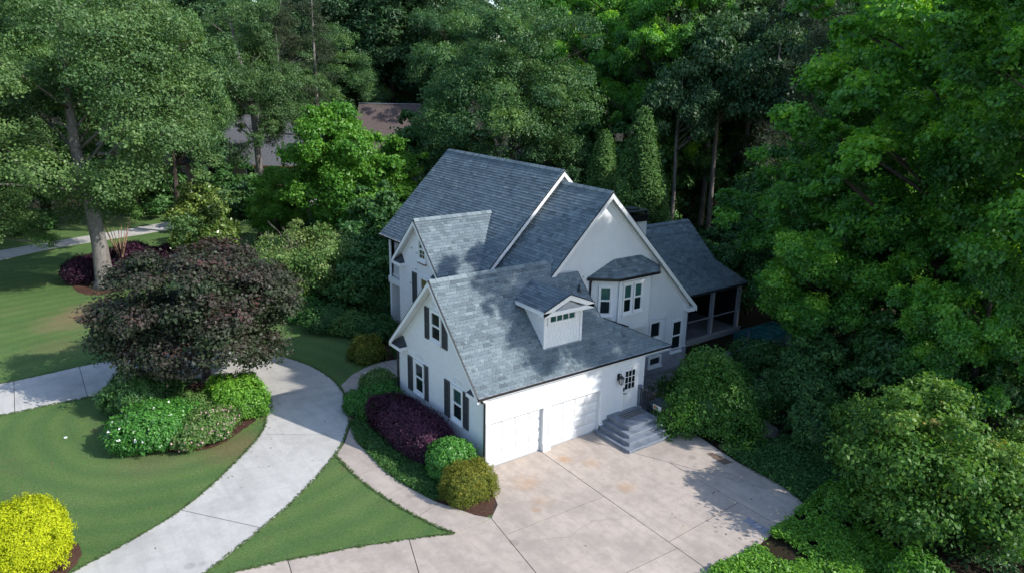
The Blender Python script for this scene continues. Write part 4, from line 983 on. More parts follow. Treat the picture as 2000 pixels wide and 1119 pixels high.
def crown(name, seed, R, nl, cpl, per, ll, lw, mat, lr=(.24, .40), lobe_flat=.8, clump=.30, flat=.6, bottom=-.55, shape='round', up=.45, rnd=.75, tv=.13, tbase=.45, lobes=None, tj=.10, updown=.0, prot=.14):
    rng = np.random.default_rng(seed)
    L = lobes or lobes_ell(rng, R, nl, lr, bottom, shape, prot)
    Cs, Rs, Ns, Ts = [], [], [], []
    for c, r in L:
        m = int(cpl * (r / (np.mean(R) * np.mean(lr))) ** 2) + 4
        v = sph(rng, m * 3); oc = c / (np.linalg.norm(c) + 1e-6) * .6 + np.array([0, 0, .55])
        v = v[(v @ oc) > -.35 + rng.random(len(v)) * .3][:m]
        lt = tbase + rng.normal() * tv * .8
        rr = r * np.where(rng.random(len(v)) < .16, rng.uniform(1.05, 1.42, len(v)), rng.uniform(.6, 1.08, len(v)))[:, None]
        Cs.append(c + v * rr * np.array([1, 1, lobe_flat])); Rs.append(np.full(len(v), r * clump) * rng.uniform(.7, 1.35, len(v)))
        Ns.append(v); Ts.append(lt + rng.normal(size=len(v)) * tv * .6 + v[:, 2] * updown)  # updown tints lobe tops lighter: sunlit look put into the leaf colour
    return leaf_mesh(name, np.concatenate(Cs), np.concatenate(Rs), np.concatenate(Ns), np.concatenate(Ts), per, ll, lw, mat, rng, flat, 1.0, up, rnd, tj=tj), L

def trunk_mesh(name, pts, rad, L, mat, nlimb=10, seed=0, k=8, lw=.35, start=.35):
    """pts relative to the tree's base; limbs go to lobe centres L (already offset)"""
    rng = random.Random(seed); mb = MB(); P = [Vector(q) for q in pts]
    mb.tube(P, rad, k + 2)
    Ls = list(L); rng.shuffle(Ls)
    def along(f):
        f *= len(P) - 1; i = min(int(f), len(P) - 2); return P[i].lerp(P[i + 1], f - i), rad[i] + (rad[i + 1] - rad[i]) * (f - i)
    for c, r in Ls[:nlimb]:
        c = Vector(c); best = min((along(f / 20) for f in range(int(start * 20), 20)), key=lambda q: abs((q[0].z) - (c.z - (c.xy - q[0].xy).length * .55)))
        s_, sr = best; mid = s_.lerp(c, .5) + Vector((rng.uniform(-.4, .4), rng.uniform(-.4, .4), rng.uniform(-.2, .6))) * (c - s_).length * .12
        r0 = max(sr * lw, .03); e = s_.lerp(c, .98)
        mb.tube([s_, s_.lerp(mid, .5) + Vector((0, 0, .05)), mid, mid.lerp(e, .55), e], [r0, r0 * .8, r0 * .6, r0 * .38, r0 * .15], 6)
        for _ in range(2):
            q = c + Vector((rng.uniform(-1, 1), rng.uniform(-1, 1), rng.uniform(-.3, .9))) * r * .8
            mb.tube([mid, mid.lerp(q, .5) + Vector((0, 0, .1)), q], [r0 * .4, r0 * .25, r0 * .1], 5)
    return mb.mesh(name, mat, True)

def tree(name, label, cat, loc, crown_me, L, cz, trunk_pts, rad, bark='bark', nlimb=10, group=None, rz=0, sc_=(1, 1, 1), off=(0, 0), seed=0, start=.35, lw=.35):
    root = empty(name, (loc[0], loc[1], 0), rz); root.scale = sc_
    tag(root, label, cat, group)
    LL = [((c[0] + off[0], c[1] + off[1], c[2] + cz), r) for c, r in L]
    link('trunk', trunk_mesh('trunk', trunk_pts, rad, LL, M[bark], nlimb, seed, start=start, lw=lw), None, root)
    c = link('crown', crown_me, None, root); c.location = (off[0], off[1], cz)
    return root

def place(src, loc, rz, s, label=None, group=None):
    c = copy_tree(src); c.location = (loc[0], loc[1], loc[2] if len(loc) > 2 else 0); c.rotation_euler = (0, 0, rz); c.scale = s if isinstance(s, tuple) else (s, s, s)
    if label: c['label'] = label
    if group: c['group'] = group
    elif 'group' in c: del c['group']
    return c

# ---- left oak (big, fine grey-green)
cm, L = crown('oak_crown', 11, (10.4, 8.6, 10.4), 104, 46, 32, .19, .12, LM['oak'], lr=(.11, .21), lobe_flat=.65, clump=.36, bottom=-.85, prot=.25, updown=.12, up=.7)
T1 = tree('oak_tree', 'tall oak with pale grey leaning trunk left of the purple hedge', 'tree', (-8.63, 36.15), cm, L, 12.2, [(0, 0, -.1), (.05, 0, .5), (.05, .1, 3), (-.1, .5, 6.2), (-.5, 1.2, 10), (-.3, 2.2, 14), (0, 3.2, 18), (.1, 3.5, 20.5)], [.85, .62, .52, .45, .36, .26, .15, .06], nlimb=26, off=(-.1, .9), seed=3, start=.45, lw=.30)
OAK = T1
place(T1, (12.5, 67.5), 2.1, (.80, .80, 1.02), 'dense rounded oak in front of the grey-roofed neighbour house')
place(T1, (-16.6, 38.0), 2.6, (.58, .58, .52), 'smaller oak left of the leaning grey trunk, foliage low over the lawn')
place(T1, (-17.0, 56.7), 4.0, (1.0, 1.0, 1.0), 'oak at the left edge beyond the far driveway')
place(T1, (-1.3, 79.9), 1.2, (1.05, 1.05, 1.1), 'tall oak far behind the leaning grey trunk', None)
# ---- fine-leaved tree behind the house
cm, L = crown('fine_crown', 21, (9.3, 8.8, 8.8), 96, 48, 32, .21, .10, LM['fine'], lr=(.12, .22), lobe_flat=.85, clump=.34, bottom=-.8, updown=.15, prot=.2)
T3 = tree('willow_oak', 'broad rounded willow oak directly behind the main roof ridge', 'tree', (25.3, 33.9), cm, L, 12.8, [(0, 0, 0), (.1, 0, 3), (0, .2, 7), (.3, 0, 12), (.2, 0, 17)], [.5, .4, .34, .24, .08], 'bark_dark', nlimb=26, seed=5, start=.2)
FINE = T3
FAR = ['rounded tree on the skyline above the lime green tree', 'rounded tree on the skyline above the left shoulder of the willow oak', 'rounded tree showing over the top of the willow oak', 'rounded tree at the upper right shoulder of the willow oak', 'rounded blue-green tree behind the bare trunks right of the cypresses', 'rounded green tree between the bare trunks and the pines', 'rounded tree highest on the skyline behind the pines']
for (x, y, rz, s, lb, gp) in ((-9.6, 71.1, 1, (1.1, 1.1, 1.15), 'grey-green tree far left beyond the driveway lawn', None), (-0.1, 51.9, 3, (.62, .62, .98), 'narrow green tree right of the leaning oak, above the far driveway', None),
                          (33.4, 94.3, 2, (.9, .9, 1.0), None, 1), (48.8, 80.8, 4, (1, 1, 1.2), None, 1), (58, 70, 5, (1, 1, 1.25), None, 1), (44.6, 54.2, .5, (.9, .9, 1.18), None, 1), (51.6, 34.3, 2.5, (.85, .85, 1.22), None, 1), (59.1, 29, 1.5, (.9, .9, 1.2), None, 1), (77.9, 35.1, .2, (1.2, 1.2, 1.35), None, 1)):
    place(T3, (x, y), rz, s, lb or FAR.pop(0), 'tall rounded trees of the far wood' if gp else None)
# ---- tulip trees: large bright leaves
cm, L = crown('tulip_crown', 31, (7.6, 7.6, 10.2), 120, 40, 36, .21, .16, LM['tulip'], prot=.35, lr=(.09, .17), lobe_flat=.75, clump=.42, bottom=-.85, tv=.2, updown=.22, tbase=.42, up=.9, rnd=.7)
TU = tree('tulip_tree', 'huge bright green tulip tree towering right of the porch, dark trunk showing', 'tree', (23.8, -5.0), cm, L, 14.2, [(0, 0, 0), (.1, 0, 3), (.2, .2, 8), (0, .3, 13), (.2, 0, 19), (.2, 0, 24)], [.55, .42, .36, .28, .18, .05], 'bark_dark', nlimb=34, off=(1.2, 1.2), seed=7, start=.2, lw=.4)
place(TU, (33.5, -8.5), 2.2, (1.0, 1.0, 1.2), 'tulip tree crown filling the upper right corner')
place(TU, (20.2, -10.2), 4.1, (.80, .80, .92), 'tulip tree at the right frame edge nearest the court')
LS = [(c * .60, r * .60) for c, r in L]
HT = tree('tulip_tree', 'slender tulip tree whose high crown enters the upper right corner', 'tree', (17.4, -12.6), cm, LS, 17.6, [(0, 0, 0), (.1, 0, 6), (-.2, .2, 12), (-.6, .5, 17), (-.6, .5, 21)], [.3, .25, .2, .14, .04], 'bark_dark', nlimb=16, off=(-1.0, 1.0), seed=17, start=.5)
for ch in HT.children:
    if ch.name.startswith('crown'): ch.scale = (.60, .60, .50)
    else: ch.scale = (1, 1, 1)
place(TU, (42.8, 40.7), 1.1, (.92, .92, 1.12), 'bright yellow-green tulip tree above the cypresses')
place(TU, (42.0, 31.4), 3.3, (.80, .80, 1.10), 'bright tulip tree right of the pointed cypresses, behind them')
place(TU, (58.1, 64.2), 5.3, (1, 1, 1.2), 'far bright green tree behind the willow oak', None)
place(TU, (62.0, 36.7), 2.3, (.95, .95, 1.2), 'pale green tree at the top of the dark wood gap', None)
place(TU, (58.6, 12.1), 1.3, (.95, .95, 1.1), 'tall green tree far behind the right-hand tulip trees', None)
place(TU, (36, 5), 5.0, (.8, .8, .95), 'tulip tree between the porch roof and the pines', None)
# low spreading right trees
cm, L = crown('low_crown', 41, (5.2, 5.2, 5.6), 90, 40, 32, .17, .13, LM['tulip'], prot=.3, lr=(.12, .20), lobe_flat=.75, clump=.42, bottom=-.85, tv=.17, updown=.2, tbase=.42, up=.9, rnd=.7)
LW = tree('sweetgum_tree', 'leafy green tree overhanging the right end of the porch roof', 'tree', (23.4, 1.2), cm, L, 7.0, [(0, 0, 0), (.1, 0, 3), (0, .2, 7), (.1, 0, 11)], [.3, .24, .16, .05], 'bark_dark', nlimb=20, seed=9, start=.15)
place(LW, (25.6, -8.6), 1.7, (1.05, 1.05, 1.1), 'mid-height leafy tree at the right frame edge below the tulip tree')
place(LW, (20.6, -1.8), 3.9, (.80, .80, .84), 'smaller leafy tree between the round green bush and the tall trunk')
place(LW, (18.6, -9.6), 2.9, (.62, .62, .75), 'leafy sapling behind the orange-tipped shrub tree')
# ---- lime tree
cm, L = crown('lime_crown', 51, (4.5, 4.3, 6.5), 88, 36, 30, .22, .16, LM['lime'], prot=.06, lr=(.16, .25), lobe_flat=.7, tbase=.55, clump=.38, bottom=-.8, updown=.14)
LI = tree('lime_green_tree', 'bright lime green tree in front of the brown-roofed neighbour house', 'tree', (9.9, 36.0), cm, L, 6.7, [(0, 0, 0), (.1, 0, 3), (0, 0, 7), (0, 0, 11)], [.28, .22, .15, .04], 'bark_dark', nlimb=18, seed=2, start=.2)
place(LI, (6.0, 42.2), 2.0, (.60, .60, .56), 'small bright lime tree left of the larger lime green tree')
place(LI, (14.6, 36.5), 4.4, (.72, .72, .74), 'green tree just right of the large lime tree, by the eaves')
cm, L = crown('understory_crown', 52, (3.6, 3.6, 2.7), 34, 34, 16, .26, .18, LM['cover'], lr=(.22, .34), lobe_flat=.6, clump=.4, bottom=-.9, updown=.1)
US = tree('understory_tree', 'dark layered dogwood beside the left end of the main roof', 'tree', (7.6, 24.5), cm, L, 3.4, [(0, 0, 0), (.1, 0, 2), (0, 0, 4.5)], [.16, .12, .04], 'bark_dark', nlimb=10, seed=2, start=.1)
place(US, (4.6, 20.8), 1.0, (.75, .75, .72), 'dark bushy dogwood beside the white porch columns')
place(US, (10.5, 29), 3.0, (1.0, 1.0, 1.1), 'dark green dogwood below the large lime tree')
place(US, (4.5, 50), 2.0, (1.0, 1.0, 1.0), 'dark understory tree beyond the far driveway by the grey-roofed house')
place(US, (16, 48), 4.0, (1.2, 1.2, 1.3), 'dark understory tree before the brown-roofed house')
place(US, (-2, 62), 5.0, (1.3, 1.3, 1.2), 'low dark tree on the far side of the far driveway')
place(US, (28.0, 11.5), .5, (.9, .9, .8), 'dark drooping hemlock behind the porch ridge')
for (x, y, s_, lb) in ((25.5, 7.0, .85, 'dark understory tree at the right corner of the screened porch'), (29, 5.5, 1.0, 'dark understory tree beyond the pool, under the sweetgum'), (32, 10, 1.2, 'dark understory tree in the shade behind the porch'), (19.5, -5.8, .8, 'dark understory tree below the tall dark trunk'), (23.5, -8.6, .9, 'dark understory tree right of the tall dark trunk'), (18.8, -10.2, .7, 'dark understory tree between the glossy shrub tree and the right edge'), (27, -2, 1.1, 'dark understory tree behind the tall dark trunk'), (16.6, -3.2, .55, 'dark understory tree right of the iron fence')):
    place(US, (x, y), x * 2.3, (s_, s_, s_), lb)
DW = ['behind the brown roof, right', 'behind the brown roof, left', 'behind the left cypress', 'between the cypress and the pale thin trunk', 'at the foot of the bare trunks', 'behind the pale patch', 'right of the pale patch under the pines', 'under the second pine', 'beneath the brownish pine', 'behind the porch roof corner', 'below the willow oak on its left', 'below the willow oak on its right', 'left of the neighbour grey roof', 'behind the pines at the foot of the wood', 'deep in the gap, leftmost', 'deep in the gap, rightmost', 'at the left frame edge beyond the driveway', 'beyond the far driveway behind the leaning trunk']
for (x, y, s_) in ((50, 103, 2.6), (41, 110, 2.6), (36, 28, 1.5), (44, 30, 1.4), (52, 31, 1.4), (66, 44, 2.2), (62, 30, 1.9), (54, 24, 1.5), (48, 17, 1.4), (38, 15, 1.2), (24, 44, 1.6), (34, 38, 1.7), (6, 80, 1.7), (30, 98, 2.2), (60, 40, 2.0), (74, 34, 2.3), (-20, 66, 1.6), (-10, 66, 1.5)):
    place(US, (x, y), x * 1.7, (s_, s_, s_ * 1.15), 'dark understory tree ' + DW.pop(0), 'understory trees of the wood')
# ---- magnolia
cm, L = crown('magnolia_crown', 61, (2.8, 2.7, 3.1), 60, 32, 18, .24, .14, LM['mag'], lr=(.18, .28), lobe_flat=.8, clump=.42, bottom=-.9, updown=.15)
MG = tree('magnolia_tree', 'olive-yellow magnolia standing behind the purple maple', 'tree', (-0.9, 38.9), cm, L, 3.3, [(0, 0, 0), (0, 0, 3), (0, 0, 5.5)], [.16, .12, .04], 'bark_dark', nlimb=10, seed=2, start=.1)
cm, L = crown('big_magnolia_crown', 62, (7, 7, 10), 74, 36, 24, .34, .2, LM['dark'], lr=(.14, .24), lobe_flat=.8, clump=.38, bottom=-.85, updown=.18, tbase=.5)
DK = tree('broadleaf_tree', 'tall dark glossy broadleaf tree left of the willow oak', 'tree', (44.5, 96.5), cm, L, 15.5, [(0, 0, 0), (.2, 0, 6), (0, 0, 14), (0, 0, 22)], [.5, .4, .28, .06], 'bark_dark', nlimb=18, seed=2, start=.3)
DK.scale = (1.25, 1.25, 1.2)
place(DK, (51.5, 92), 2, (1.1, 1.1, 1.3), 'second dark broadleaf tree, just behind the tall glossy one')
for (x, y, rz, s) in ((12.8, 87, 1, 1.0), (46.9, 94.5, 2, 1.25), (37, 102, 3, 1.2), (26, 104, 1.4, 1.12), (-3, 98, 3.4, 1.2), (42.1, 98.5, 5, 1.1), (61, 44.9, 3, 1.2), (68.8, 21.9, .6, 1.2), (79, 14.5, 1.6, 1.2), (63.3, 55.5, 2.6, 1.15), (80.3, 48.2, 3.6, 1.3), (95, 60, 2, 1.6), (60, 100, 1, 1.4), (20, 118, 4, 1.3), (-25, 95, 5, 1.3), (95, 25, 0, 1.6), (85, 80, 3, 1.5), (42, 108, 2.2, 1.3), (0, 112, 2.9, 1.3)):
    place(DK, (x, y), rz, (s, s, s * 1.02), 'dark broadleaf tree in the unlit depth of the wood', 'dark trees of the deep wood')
# ---- high canopy trees over the dark gap: crown high, long bare trunks
cm, L = crown('canopy_crown', 71, (5.5, 5.5, 6.0), 34, 34, 16, .38, .22, LM['dark'], lr=(.2, .32), lobe_flat=.7, clump=.4, bottom=-.6, updown=.1)
CN = tree('forest_tree', 'dark forest tree with long bare trunk in the gap right of the chimney', 'tree', (44.4, 27.2), cm, L, 15.5, [(0, 0, 0), (.2, 0, 6), (0, 0.2, 12), (.2, 0, 20)], [.32, .27, .22, .05], 'bark', nlimb=12, seed=12, start=.5, group='bare-trunked forest trees right of the chimney')
CNL = ['bare-trunked tree in the middle of the dark gap above the porch ridge', 'bare-trunked tree before the pale patch in the wood', 'bare-trunked tree close behind the right-hand cypress', 'thin bare-trunked tree deepest in the dark gap', 'bare-trunked tree at the right side of the dark gap, nearest the pines', 'pale thin trunk standing alone just right of the cypress', 'bare trunk left of the pines, over the porch roof corner', 'bare trunk deep between the pines and the pale patch', 'bare trunk second from the right in the dark gap']
for (x, y, rz, s) in ((41.9, 24.1, 1, (.8, .8, 1.0)), (50.9, 27.4, 2, (1, 1, 1.05)), (45.6, 33.7, 3, (.9, .9, 1.1)), (55.1, 34.3, 4, (1.1, 1.1, 1.15)), (42.3, 18.8, 5, (.8, .8, .95)), (35.9, 23.5, .4, (.6, .6, .8)), (50, 20, 2.3, (.9, .9, 1.1)), (58, 24, 1.3, (1, 1, 1.2)), (48, 24, 1.8, (.8, .8, 1.0))):
    place(CN, (x, y), rz, s, CNL.pop(0), 'bare-trunked forest trees right of the chimney')
# ---- pines
def pine_crown(seed, H, z0, R):
    rng = np.random.default_rng(seed); C_, r_, n_, t_ = [], [], [], []; LL = []
    for i in range(34):
        z = z0 + (H - z0) * (i / 34) ** .9; rr = R * (1 - .75 * (z - z0) / (H - z0)) * rng.uniform(.5, 1.0); a = rng.uniform(0, 2 * np.pi)
        tip = np.array([rr * np.cos(a), rr * np.sin(a), z]); LL.append((tip, rr * .3))
        for j in range(9):
            f = rng.uniform(.35, 1.05); q = np.array([tip[0] * f, tip[1] * f, z - .3 * (1 - f) * rr]) + rng.normal(size=3) * np.array([.55, .55, .25])
            C_.append(q); r_.append(rng.uniform(.45, .85)); n_.append([0, 0, 1]); t_.append(.45 + rng.normal() * .16)
    return leaf_mesh('pine_crown', np.array(C_), np.array(r_), np.array(n_, float), np.array(t_), 70, .34, .05, LM['pine'], rng, .6, 1, .3, 1.0), LL
cm, L = pine_crown(3, 25, 8, 5.0)
PN = tree('pine_tree', 'brownish dark pine left of the huge right-hand tulip tree', 'tree', (41.3, 14.6), cm, L, 0, [(0, 0, 0), (.1, 0, 8), (0, .1, 16), (0, 0, 25)], [.34, .28, .18, .04], 'bark', nlimb=34, seed=3, start=.3, lw=.2)
place(PN, (47.5, 22.5), 1.2, (1, 1, 1.02), 'second brownish pine, left of the nearest one')
place(PN, (53.4, 18.2), 2.2, (1.1, 1.1, 1.05), 'brownish pine deep behind the tulip trees')
place(PN, (36.5, 10.5), 3.0, (.8, .8, .75), 'shorter brownish pine behind the porch roof')
PNL = ['pine on the skyline left of the sky gap above the grey roof', 'pine with bare trunk above the gap between the neighbour roofs', 'nearest pine left of the brown neighbour roof', 'pine right above the brown neighbour roof', 'leftmost far pine beside the dense rounded oak']
for (x, y, rz, s) in ((25.7, 95, 1, 1), (27.3, 86.4, 2, 1.0), (46, 104, 3, 1.1), (52, 99, 4, 1.15), (23, 90, 5, .95)):
    place(PN, (x, y), rz, (s * 1.1, s * 1.1, s), PNL.pop(0), 'pines beyond the neighbour roofs')
# ---- cypresses
def cyp_crown(seed, H, R):
    rng = np.random.default_rng(seed); n = 620
    h = rng.uniform(0.02, 1, n) ** .85; a = rng.uniform(0, 2 * np.pi, n); bul = 1 + .18 * np.sin(a * 3 + h * 9) + rng.normal(size=n) * .08
    rr = R * (1 - h) ** .62 * bul * rng.uniform(.75, 1.02, n)
    C_ = np.stack([rr * np.cos(a), rr * np.sin(a), h * H], 1); N_ = np.stack([np.cos(a), np.sin(a), np.full(n, .5)], 1)
    t = .45 + .15 * np.sin(a * 3 + h * 9) + rng.normal(size=n) * .1
    return leaf_mesh('cypress_crown', C_, rng.uniform(.25, .5, n), N_, t, 60, .20, .08, LM['cyp'], rng, 1.5, 1, .5, .5)
cm = cyp_crown(4, 12.6, 2.3)
CY = tree('cypress_tree', 'pointed green cypress right behind the white chimney', 'tree', (23.4, 15.5), cm, [((0, 0, 5), 1)], 0, [(0, 0, 0), (0, 0, 6), (0, 0, 12)], [.22, .15, .03], 'bark_dark', nlimb=1, seed=3)
place(CY, (23.6, 19.6), 2.0, (.85, .85, .86), 'slimmer pointed cypress left of the taller one behind the chimney')
place(CY, (25.3, 15.8), 4.0, (.9, .9, .68), 'lower cypress at the right shoulder of the tallest one')

# ---- purple maple: flat layered cloud of foliage
rng = np.random.default_rng(77); Lm = []
for i in range(128):
    a = rng.uniform(0, 2 * np.pi); q = rng.random() ** .5; z = rng.uniform(-2.2, 2.2)
    env = math.sqrt(max(.05, 1 - (z / 2.6) ** 2)) if z > 0 else 1.0 - .08 * (-z)
    rr = 4.25 * q * env
    zz = z if q > .5 else max(z, -.6)
    Lm.append((np.array([rr * math.cos(a), rr * math.sin(a), zz]), rng.uniform(.75, 1.3)))
cm, L = crown('maple_crown', 78, (5, 5, 2.6), 0, 36, 26, .15, .11, LM['maple'], lobes=Lm, lr=(.26, .30), lobe_flat=.52, clump=.34, flat=.55, updown=.22, tbase=.42, tv=.2, up=.9, rnd=.6)
MP = tree('purple_maple', 'wide spreading dark purple Japanese maple over the island bed', 'tree', (-6.83, 15.05), cm, L, 4.35, [(0, 0, 0), (.0, .0, .6), (-.15, .05, 1.2), (-.5, -.1, 2.2), (-.9, -.3, 3.6)], [.30, .24, .22, .17, .08], 'bark', nlimb=30, off=(-.2, -.85), seed=5, start=.15, lw=.5)

# ---- foreground shrub tree, olive tree with bare branches, crape myrtle
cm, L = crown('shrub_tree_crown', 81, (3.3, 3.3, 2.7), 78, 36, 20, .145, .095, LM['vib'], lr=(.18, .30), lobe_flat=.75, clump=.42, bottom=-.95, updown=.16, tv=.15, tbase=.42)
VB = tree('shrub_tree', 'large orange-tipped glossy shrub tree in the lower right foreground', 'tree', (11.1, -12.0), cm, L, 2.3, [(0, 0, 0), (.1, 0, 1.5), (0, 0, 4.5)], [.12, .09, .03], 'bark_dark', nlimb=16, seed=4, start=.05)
place(VB, (12.9, -9.2), 2.4, (.72, .72, .78), 'smaller glossy shrub tree behind the orange-tipped one')
place(VB, (14.6, -13.6), 4.4, (.62, .62, .72), 'dark glossy shrub at the right frame edge above the brown soil')
cm, L = crown('olive_crown', 83, (3.7, 3.5, 2.4), 60, 34, 22, .16, .09, LM['azalea'], lr=(.22, .34), lobe_flat=.6, clump=.42, bottom=-.8, updown=.18, tbase=.55)
OL = tree('dogwood_tree', 'pale green spreading dogwood with bare grey upper branches', 'tree', (2.2, 24.9), cm, L, 3.0, [(0, 0, 0), (-.1, 0, 1.2), (-.2, 0, 3)], [.14, .11, .05], 'bark_pale', nlimb=12, seed=4, start=.05)
mb = MB(); rg = random.Random(4)
for k in range(16):
    a = rg.uniform(2.0, 4.2); ln = rg.uniform(1.8, 3.4); p0 = Vector((-.4, .4, 3.0)); d = Vector((math.cos(a), math.sin(a), rg.uniform(.45, 1.1))).normalized()
    pts = [p0]; 
    for j in range(4): d = (d + Vector((rg.uniform(-.3, .3), rg.uniform(-.3, .3), rg.uniform(-.25, .15)))).normalized(); pts.append(pts[-1] + d * ln / 4)
    mb.tube(pts, [.04, .032, .024, .016, .008], 5)
    for j in (1, 2, 3):
        for _ in range(2):
            e = (d + Vector((rg.uniform(-1, 1), rg.uniform(-1, 1), rg.uniform(-.4, .8)))).normalized(); mb.tube([pts[j], pts[j] + e * ln * .2, pts[j] + e * ln * .33 + Vector((0, 0, .05))], [.014, .009, .004], 4)
mb.build('bare_branches', M['bark_pale'], OL, True)
mb = MB(); rg = random.Random(14)
for k in range(9):
    a = k * .7 + rg.uniform(-.2, .2); r1 = rg.uniform(.5, 1.3)
    mb.tube([(0.05 * math.cos(a), .05 * math.sin(a), 0), (.18 * math.cos(a), .18 * math.sin(a), 1.2), (r1 * .55 * math.cos(a), r1 * .55 * math.sin(a), 2.6), (r1 * math.cos(a), r1 * math.sin(a), 4.2)], [.05, .042, .03, .012], 6)
CMY = empty('crape_myrtle', (-6.85, 40.31, 0)); tag(CMY, 'slim many-stemmed crape myrtle right of the leaning grey trunk', 'tree'); mb.build('stems', M['bark_tan'], CMY, True)
cm, L = crown('myrtle_crown', 84, (1.9, 1.9, 1.2), 14, 20, 12, .2, .11, LM['azalea'], lobe_flat=.7, clump=.5, updown=.1); c_ = link('crown', cm, None, CMY); c_.location = (0, 0, 4.9)

# ------------------------------------------------------------------ shrubs
def shrub(name, label, loc, R, n, ll, lw, mat, rz=0, seed=1, box=2.0, per=14, cl=.16, bump_=.08, group=None, tb=.45, updown=.18, flowers=None, tv=.12, top_t=0, cat='shrub', rnd=.6):
    rng = np.random.default_rng(seed); R = np.array(R, float)
    v = sph(rng, n * 2); v = v[v[:, 2] > -.35][:n]
    k = (np.abs(v) ** box).sum(1) ** (-1 / box); ph = rng.uniform(0, 6, 3)
    lump = 1 + bump_ * (np.sin(v[:, 0] * 6 + ph[0]) + np.sin(v[:, 1] * 6 + ph[1]) + np.sin(v[:, 2] * 5 + ph[2])) / 1.5 + rng.normal(size=len(v)) * bump_ * .4
    lump = lump + np.where(rng.random(len(v)) < .05, rng.uniform(.03, .13, len(v)), 0)
    P = v * k[:, None] * lump[:, None]; inn = rng.random(len(v)) < .25; P[inn] *= .82
    C_ = P * R + np.array([0, 0, R[2] * .55]); C_[:, 2] = np.maximum(C_[:, 2], .05)
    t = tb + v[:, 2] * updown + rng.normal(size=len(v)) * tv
    # opaque inner hull in the darkest leaf tint
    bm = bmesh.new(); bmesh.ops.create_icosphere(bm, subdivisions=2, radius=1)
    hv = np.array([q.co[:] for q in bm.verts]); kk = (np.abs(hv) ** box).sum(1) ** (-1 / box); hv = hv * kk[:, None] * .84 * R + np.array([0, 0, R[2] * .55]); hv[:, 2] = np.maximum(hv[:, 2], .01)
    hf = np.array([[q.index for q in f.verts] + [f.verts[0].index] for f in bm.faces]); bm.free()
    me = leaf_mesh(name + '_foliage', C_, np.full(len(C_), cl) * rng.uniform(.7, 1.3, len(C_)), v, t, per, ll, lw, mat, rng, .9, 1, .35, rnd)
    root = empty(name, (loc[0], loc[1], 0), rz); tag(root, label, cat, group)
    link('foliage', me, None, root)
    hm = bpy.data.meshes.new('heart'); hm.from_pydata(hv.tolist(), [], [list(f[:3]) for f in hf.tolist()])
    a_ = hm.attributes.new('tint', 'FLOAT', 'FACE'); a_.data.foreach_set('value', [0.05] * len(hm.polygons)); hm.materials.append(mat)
    link('inner_hull', hm, None, root)
    if flowers:
        fm, cnt, size, sel = flowers
        q = P[rng.choice(len(P), min(cnt * 6, len(P)), False)]; q = q[[sel(x) for x in q]][:cnt]
        mbf = MB()
        for f in q:
            c = Vector(tuple(f * R * 1.05 + np.array([0, 0, R[2] * .55])))
            if c.z < .1: continue
            for _ in range(3):
                d = Vector(rng.normal(size=3)).normalized(); e = d.orthogonal().normalized(); g2 = d.cross(e); s = size * rng.uniform(.6, 1.2); cc = c + Vector(rng.normal(size=3)) * size * .6
                mbf.add([cc + e * s, cc + g2 * s, cc - e * s, cc - g2 * s], [(0, 1, 2, 3)])
        fo = mbf.build('blossom', fm, root, fix=False); fo['kind'] = 'stuff'
    return root
shrub('yellow_cypress', 'round bright yellow shrub in the lower left corner of the lawn', (-15.25, 3.5), (1.35, 1.35, 1.30), 2400, .075, .03, LM['gold'], seed=2, per=26, cl=.11, bump_=.05, updown=.1, box=2.3)
# island bed
shrub('gardenia_shrub', 'clipped green gardenia mound dotted with white flowers on the island bed', (-10.1, 10.05), (1.75, 1.5, .95), 1900, .10, .06, LM['box'], rz=.3, seed=3, per=18, cl=.12, box=2.6, flowers=(LM['white_fl'], 40, .05, lambda q: q[0] < .35 and q[2] > -.1), tb=.55)
shrub('azalea_shrub', 'lower azalea with pink blossoms along the front of the island bed', (-8.35, 9.1), (1.5, 1.1, .78), 1300, .10, .05, LM['azalea'], rz=.6, seed=4, per=16, cl=.13, flowers=(LM['pink_fl'], 230, .042, lambda q: q[1] < .1), bump_=.12)
shrub('azalea_shrub', 'small azalea between the gardenia and the light green shrub', (-8.4, 10.9), (1.1, .9, .85), 700, .11, .05, LM['azalea'], seed=14, per=14, cl=.14, bump_=.14)
shrub('spirea_shrub', 'light yellow-green shrub on the right side of the island bed', (-6.55, 10.9), (1.35, 1.5, 1.0), 1400, .10, .05, LM['bright'], seed=5, per=18, cl=.13, bump_=.12)
shrub('juniper_shrub', 'dark blue-green shrub beneath the left side of the purple maple', (-10.1, 13.5), (1.55, 1.7, 1.15), 1200, .13, .05, LM['cover'], seed=6, per=16, cl=.15, bump_=.12, tb=.35)
shrub('liriope_clump', 'bright green leafy plant in the middle of the island bed', (-8.3, 11.6), (.6, .5, .45), 250, .14, .06, LM['bright'], seed=61, per=10, cl=.12)
# by the garage wall
shrub('boxwood_shrub', 'small round boxwood at the corner of the upper path', (-1.85, 7.75), (.72, .72, .62), 550, .08, .05, LM['box'], seed=7, per=16, cl=.1, tb=.35)
shrub('boxwood_shrub', 'larger clipped boxwood beside the purple hedge', (-1.0, 7.15), (1.15, 1.0, .82), 900, .08, .05, LM['box'], seed=8, per=16, cl=.1, tb=.4)
shrub('gardenia_shrub', 'white-flowered shrub against the garage wall corner', (-.25, 9.0), (.85, .8, .75), 600, .10, .055, LM['azalea'], seed=9, per=14, cl=.13, flowers=(LM['white_fl'], 26, .04, lambda q: q[2] > 0), tb=.4)
shrub('loropetalum_hedge', 'dark purple clipped hedge along the garage gable wall', (-1.25, 3.95), (.98, 2.55, .95), 2600, .075, .045, LM['loro'], seed=10, per=16, cl=.11, box=3.2, bump_=.05, tb=.42, rz=.04, cat='hedge')
